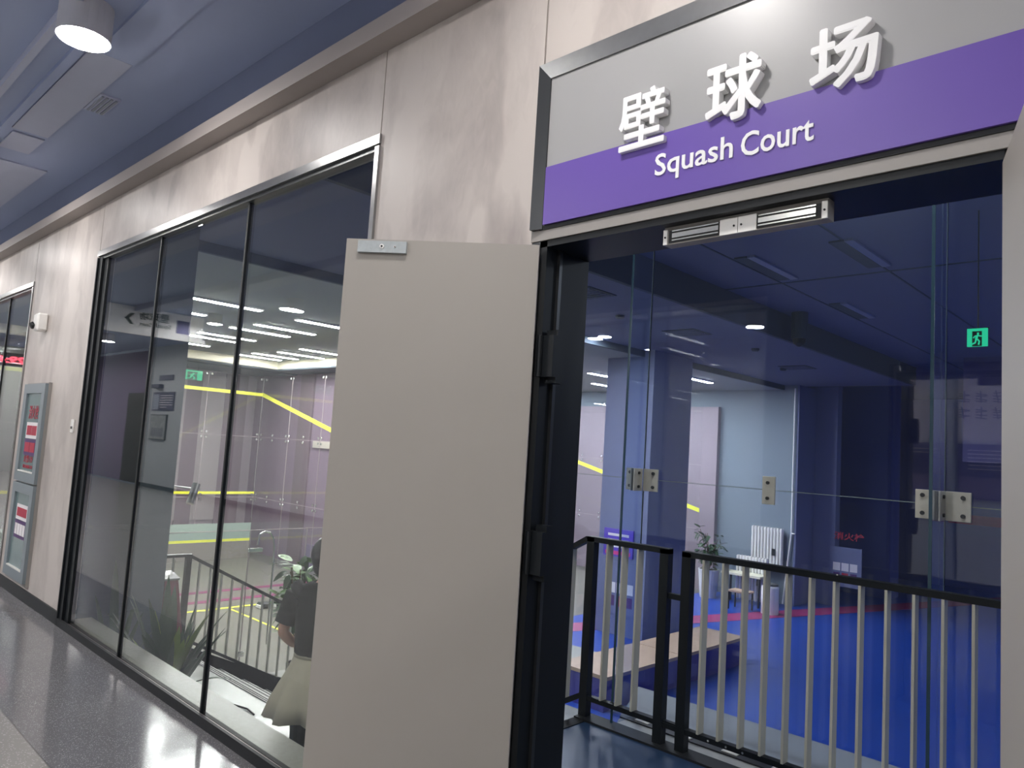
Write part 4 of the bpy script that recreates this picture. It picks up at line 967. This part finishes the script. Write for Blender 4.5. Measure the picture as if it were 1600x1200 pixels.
def rings(name, rs, m, wave=0, nw=9, n=40, cap_top=False):
    V = []; Fs = []
    for (z, rx, ry, cx, cy_, wv) in rs:
        for i in range(n):
            t = 2*PI*i/n; k = 1+wv*(math.sin(nw*t+z*3)+.5*math.sin(5*t+1)); V.append((cx+rx*k*math.cos(t), cy_+ry*k*math.sin(t), z))
    for a in range(len(rs)-1):
        for i in range(n): Fs.append((a*n+i, a*n+(i+1) % n, (a+1)*n+(i+1) % n, (a+1)*n+i))
    me = bpy.data.meshes.new(name); me.from_pydata(V, [], Fs); me.update(); me.materials.append(m); me.polygons.foreach_set('use_smooth', [True]*len(me.polygons))
    o = bpy.data.objects.new(name, me); COL.objects.link(o); o.parent = per
    s = o.modifiers.new('thick', 'SOLIDIFY'); s.thickness = .005; s.offset = 1
    return o
rings('shirt', [(.91, .158, .125, 0, 0, .0), (.97, .16, .124, 0, 0, .012), (1.05, .165, .122, 0, 0, .008), (1.15, .178, .12, 0, 0, .0), (1.24, .188, .11, 0, -.005, 0), (1.285, .178, .088, 0, -.005, 0), (1.315, .13, .07, 0, 0, 0), (1.335, .078, .064, 0, 0, 0)], TEE)
rings('skirt', [(.935, .155, .12, 0, 0, 0), (.90, .162, .128, 0, 0, .0), (.86, .176, .145, 0, 0, .01), (.80, .205, .17, 0, 0, .04), (.74, .235, .195, 0, 0, .07), (.66, .27, .225, 0, 0, .10), (.56, .30, .25, 0, 0, .13)], SKIRT, nw=9)
rings('waistband', [(.945, .160, .126, 0, 0, 0), (.90, .166, .132, 0, 0, 0)], SKIRT)
for s_ in (-1, 1):
    V = MB()
    pts = [((s_*.13, 0, 1.285), .072), ((s_*.175, -.005, 1.25), .075), ((s_*.212, -.012, 1.16), .066), ((s_*.236, -.024, 1.08), .062)]
    for (a, ra), (b2, rb2) in zip(pts[:-1], pts[1:]): V.tube(a, b2, ra, 20, rb2)
    me_o = V.build('sleeve', TEE, None); me_o.parent = per; me_o.data.polygons.foreach_set('use_smooth', [True]*len(me_o.data.polygons))
    V = MB().tube((s_*.09, .01, .60), (s_*.095, .02, .46), .078, 16, .062).tube((s_*.095, .02, .46), (s_*.095, -.02, .10), .062, 16, .04)
    q = V.build('legging', LEGG, None); q.parent = per
    V = MB().bev(s_*.10-.045, s_*.10+.045, -.085, .17, 0, .035, .012).bev(s_*.10-.04, s_*.10+.04, -.08, .15, .035, .085, .03)
    q = V.build('shoe', WHITE, None); q.parent = per
# hair cap (bob reaching the nape) and face details
def ell(c, r, n=20, m=14, zmin=-1, keep=None):
    V = []; Fs = []
    for a in range(m+1):
        ph = PI*a/m
        for b_ in range(n):
            th = 2*PI*b_/n; V.append((c[0]+r[0]*math.sin(ph)*math.cos(th), c[1]+r[1]*math.sin(ph)*math.sin(th), c[2]+r[2]*math.cos(ph)))
    for a in range(m):
        for b_ in range(n):
            q = (a*n+b_, a*n+(b_+1) % n, (a+1)*n+(b_+1) % n, (a+1)*n+b_)
            if keep is None or all(keep(V[k]) for k in q): Fs.append(q)
    return MB().add(V, Fs)
hr = ell((0, -.01, 1.50), (.106, .118, .118), keep=lambda p: p[1] < .055 or p[2] > 1.545)
hr.add(*(lambda e: (e.v, e.f))(ell((0, -.03, 1.435), (.086, .075, .075), keep=lambda p: p[1] < .02)))
q = hr.build('hair', HAIR, None, smooth=True); q.parent = per
for s_ in (-1, 1):
    q = ell((s_*.03, .105, 1.505), (.011, .008, .009), 10, 8).build('eye', WHITE, None, smooth=True); q.parent = per
    q = ell((s_*.03, .1125, 1.505), (.005, .003, .005), 8, 6).build('pupil', HAIR, None, smooth=True); q.parent = per
    q = ell((s_*.082, .02, 1.50), (.01, .018, .028), 10, 8).build('ear', SKIN, None, smooth=True); q.parent = per
q = MB().add([(-.012, .108, 1.475), (.012, .108, 1.475), (0, .132, 1.478), (0, .108, 1.515)], [(0,1,2),(0,2,3),(1,3,2),(0,3,1)]).build('nose', SKIN, None); q.parent = per
q = ell((0, .105, 1.452), (.022, .008, .006), 12, 8).build('mouth', RED, None, smooth=True); q.parent = per

for o in bpy.data.objects:
    if '_o' in o: del o['_o']
print('objects', len(bpy.data.objects))
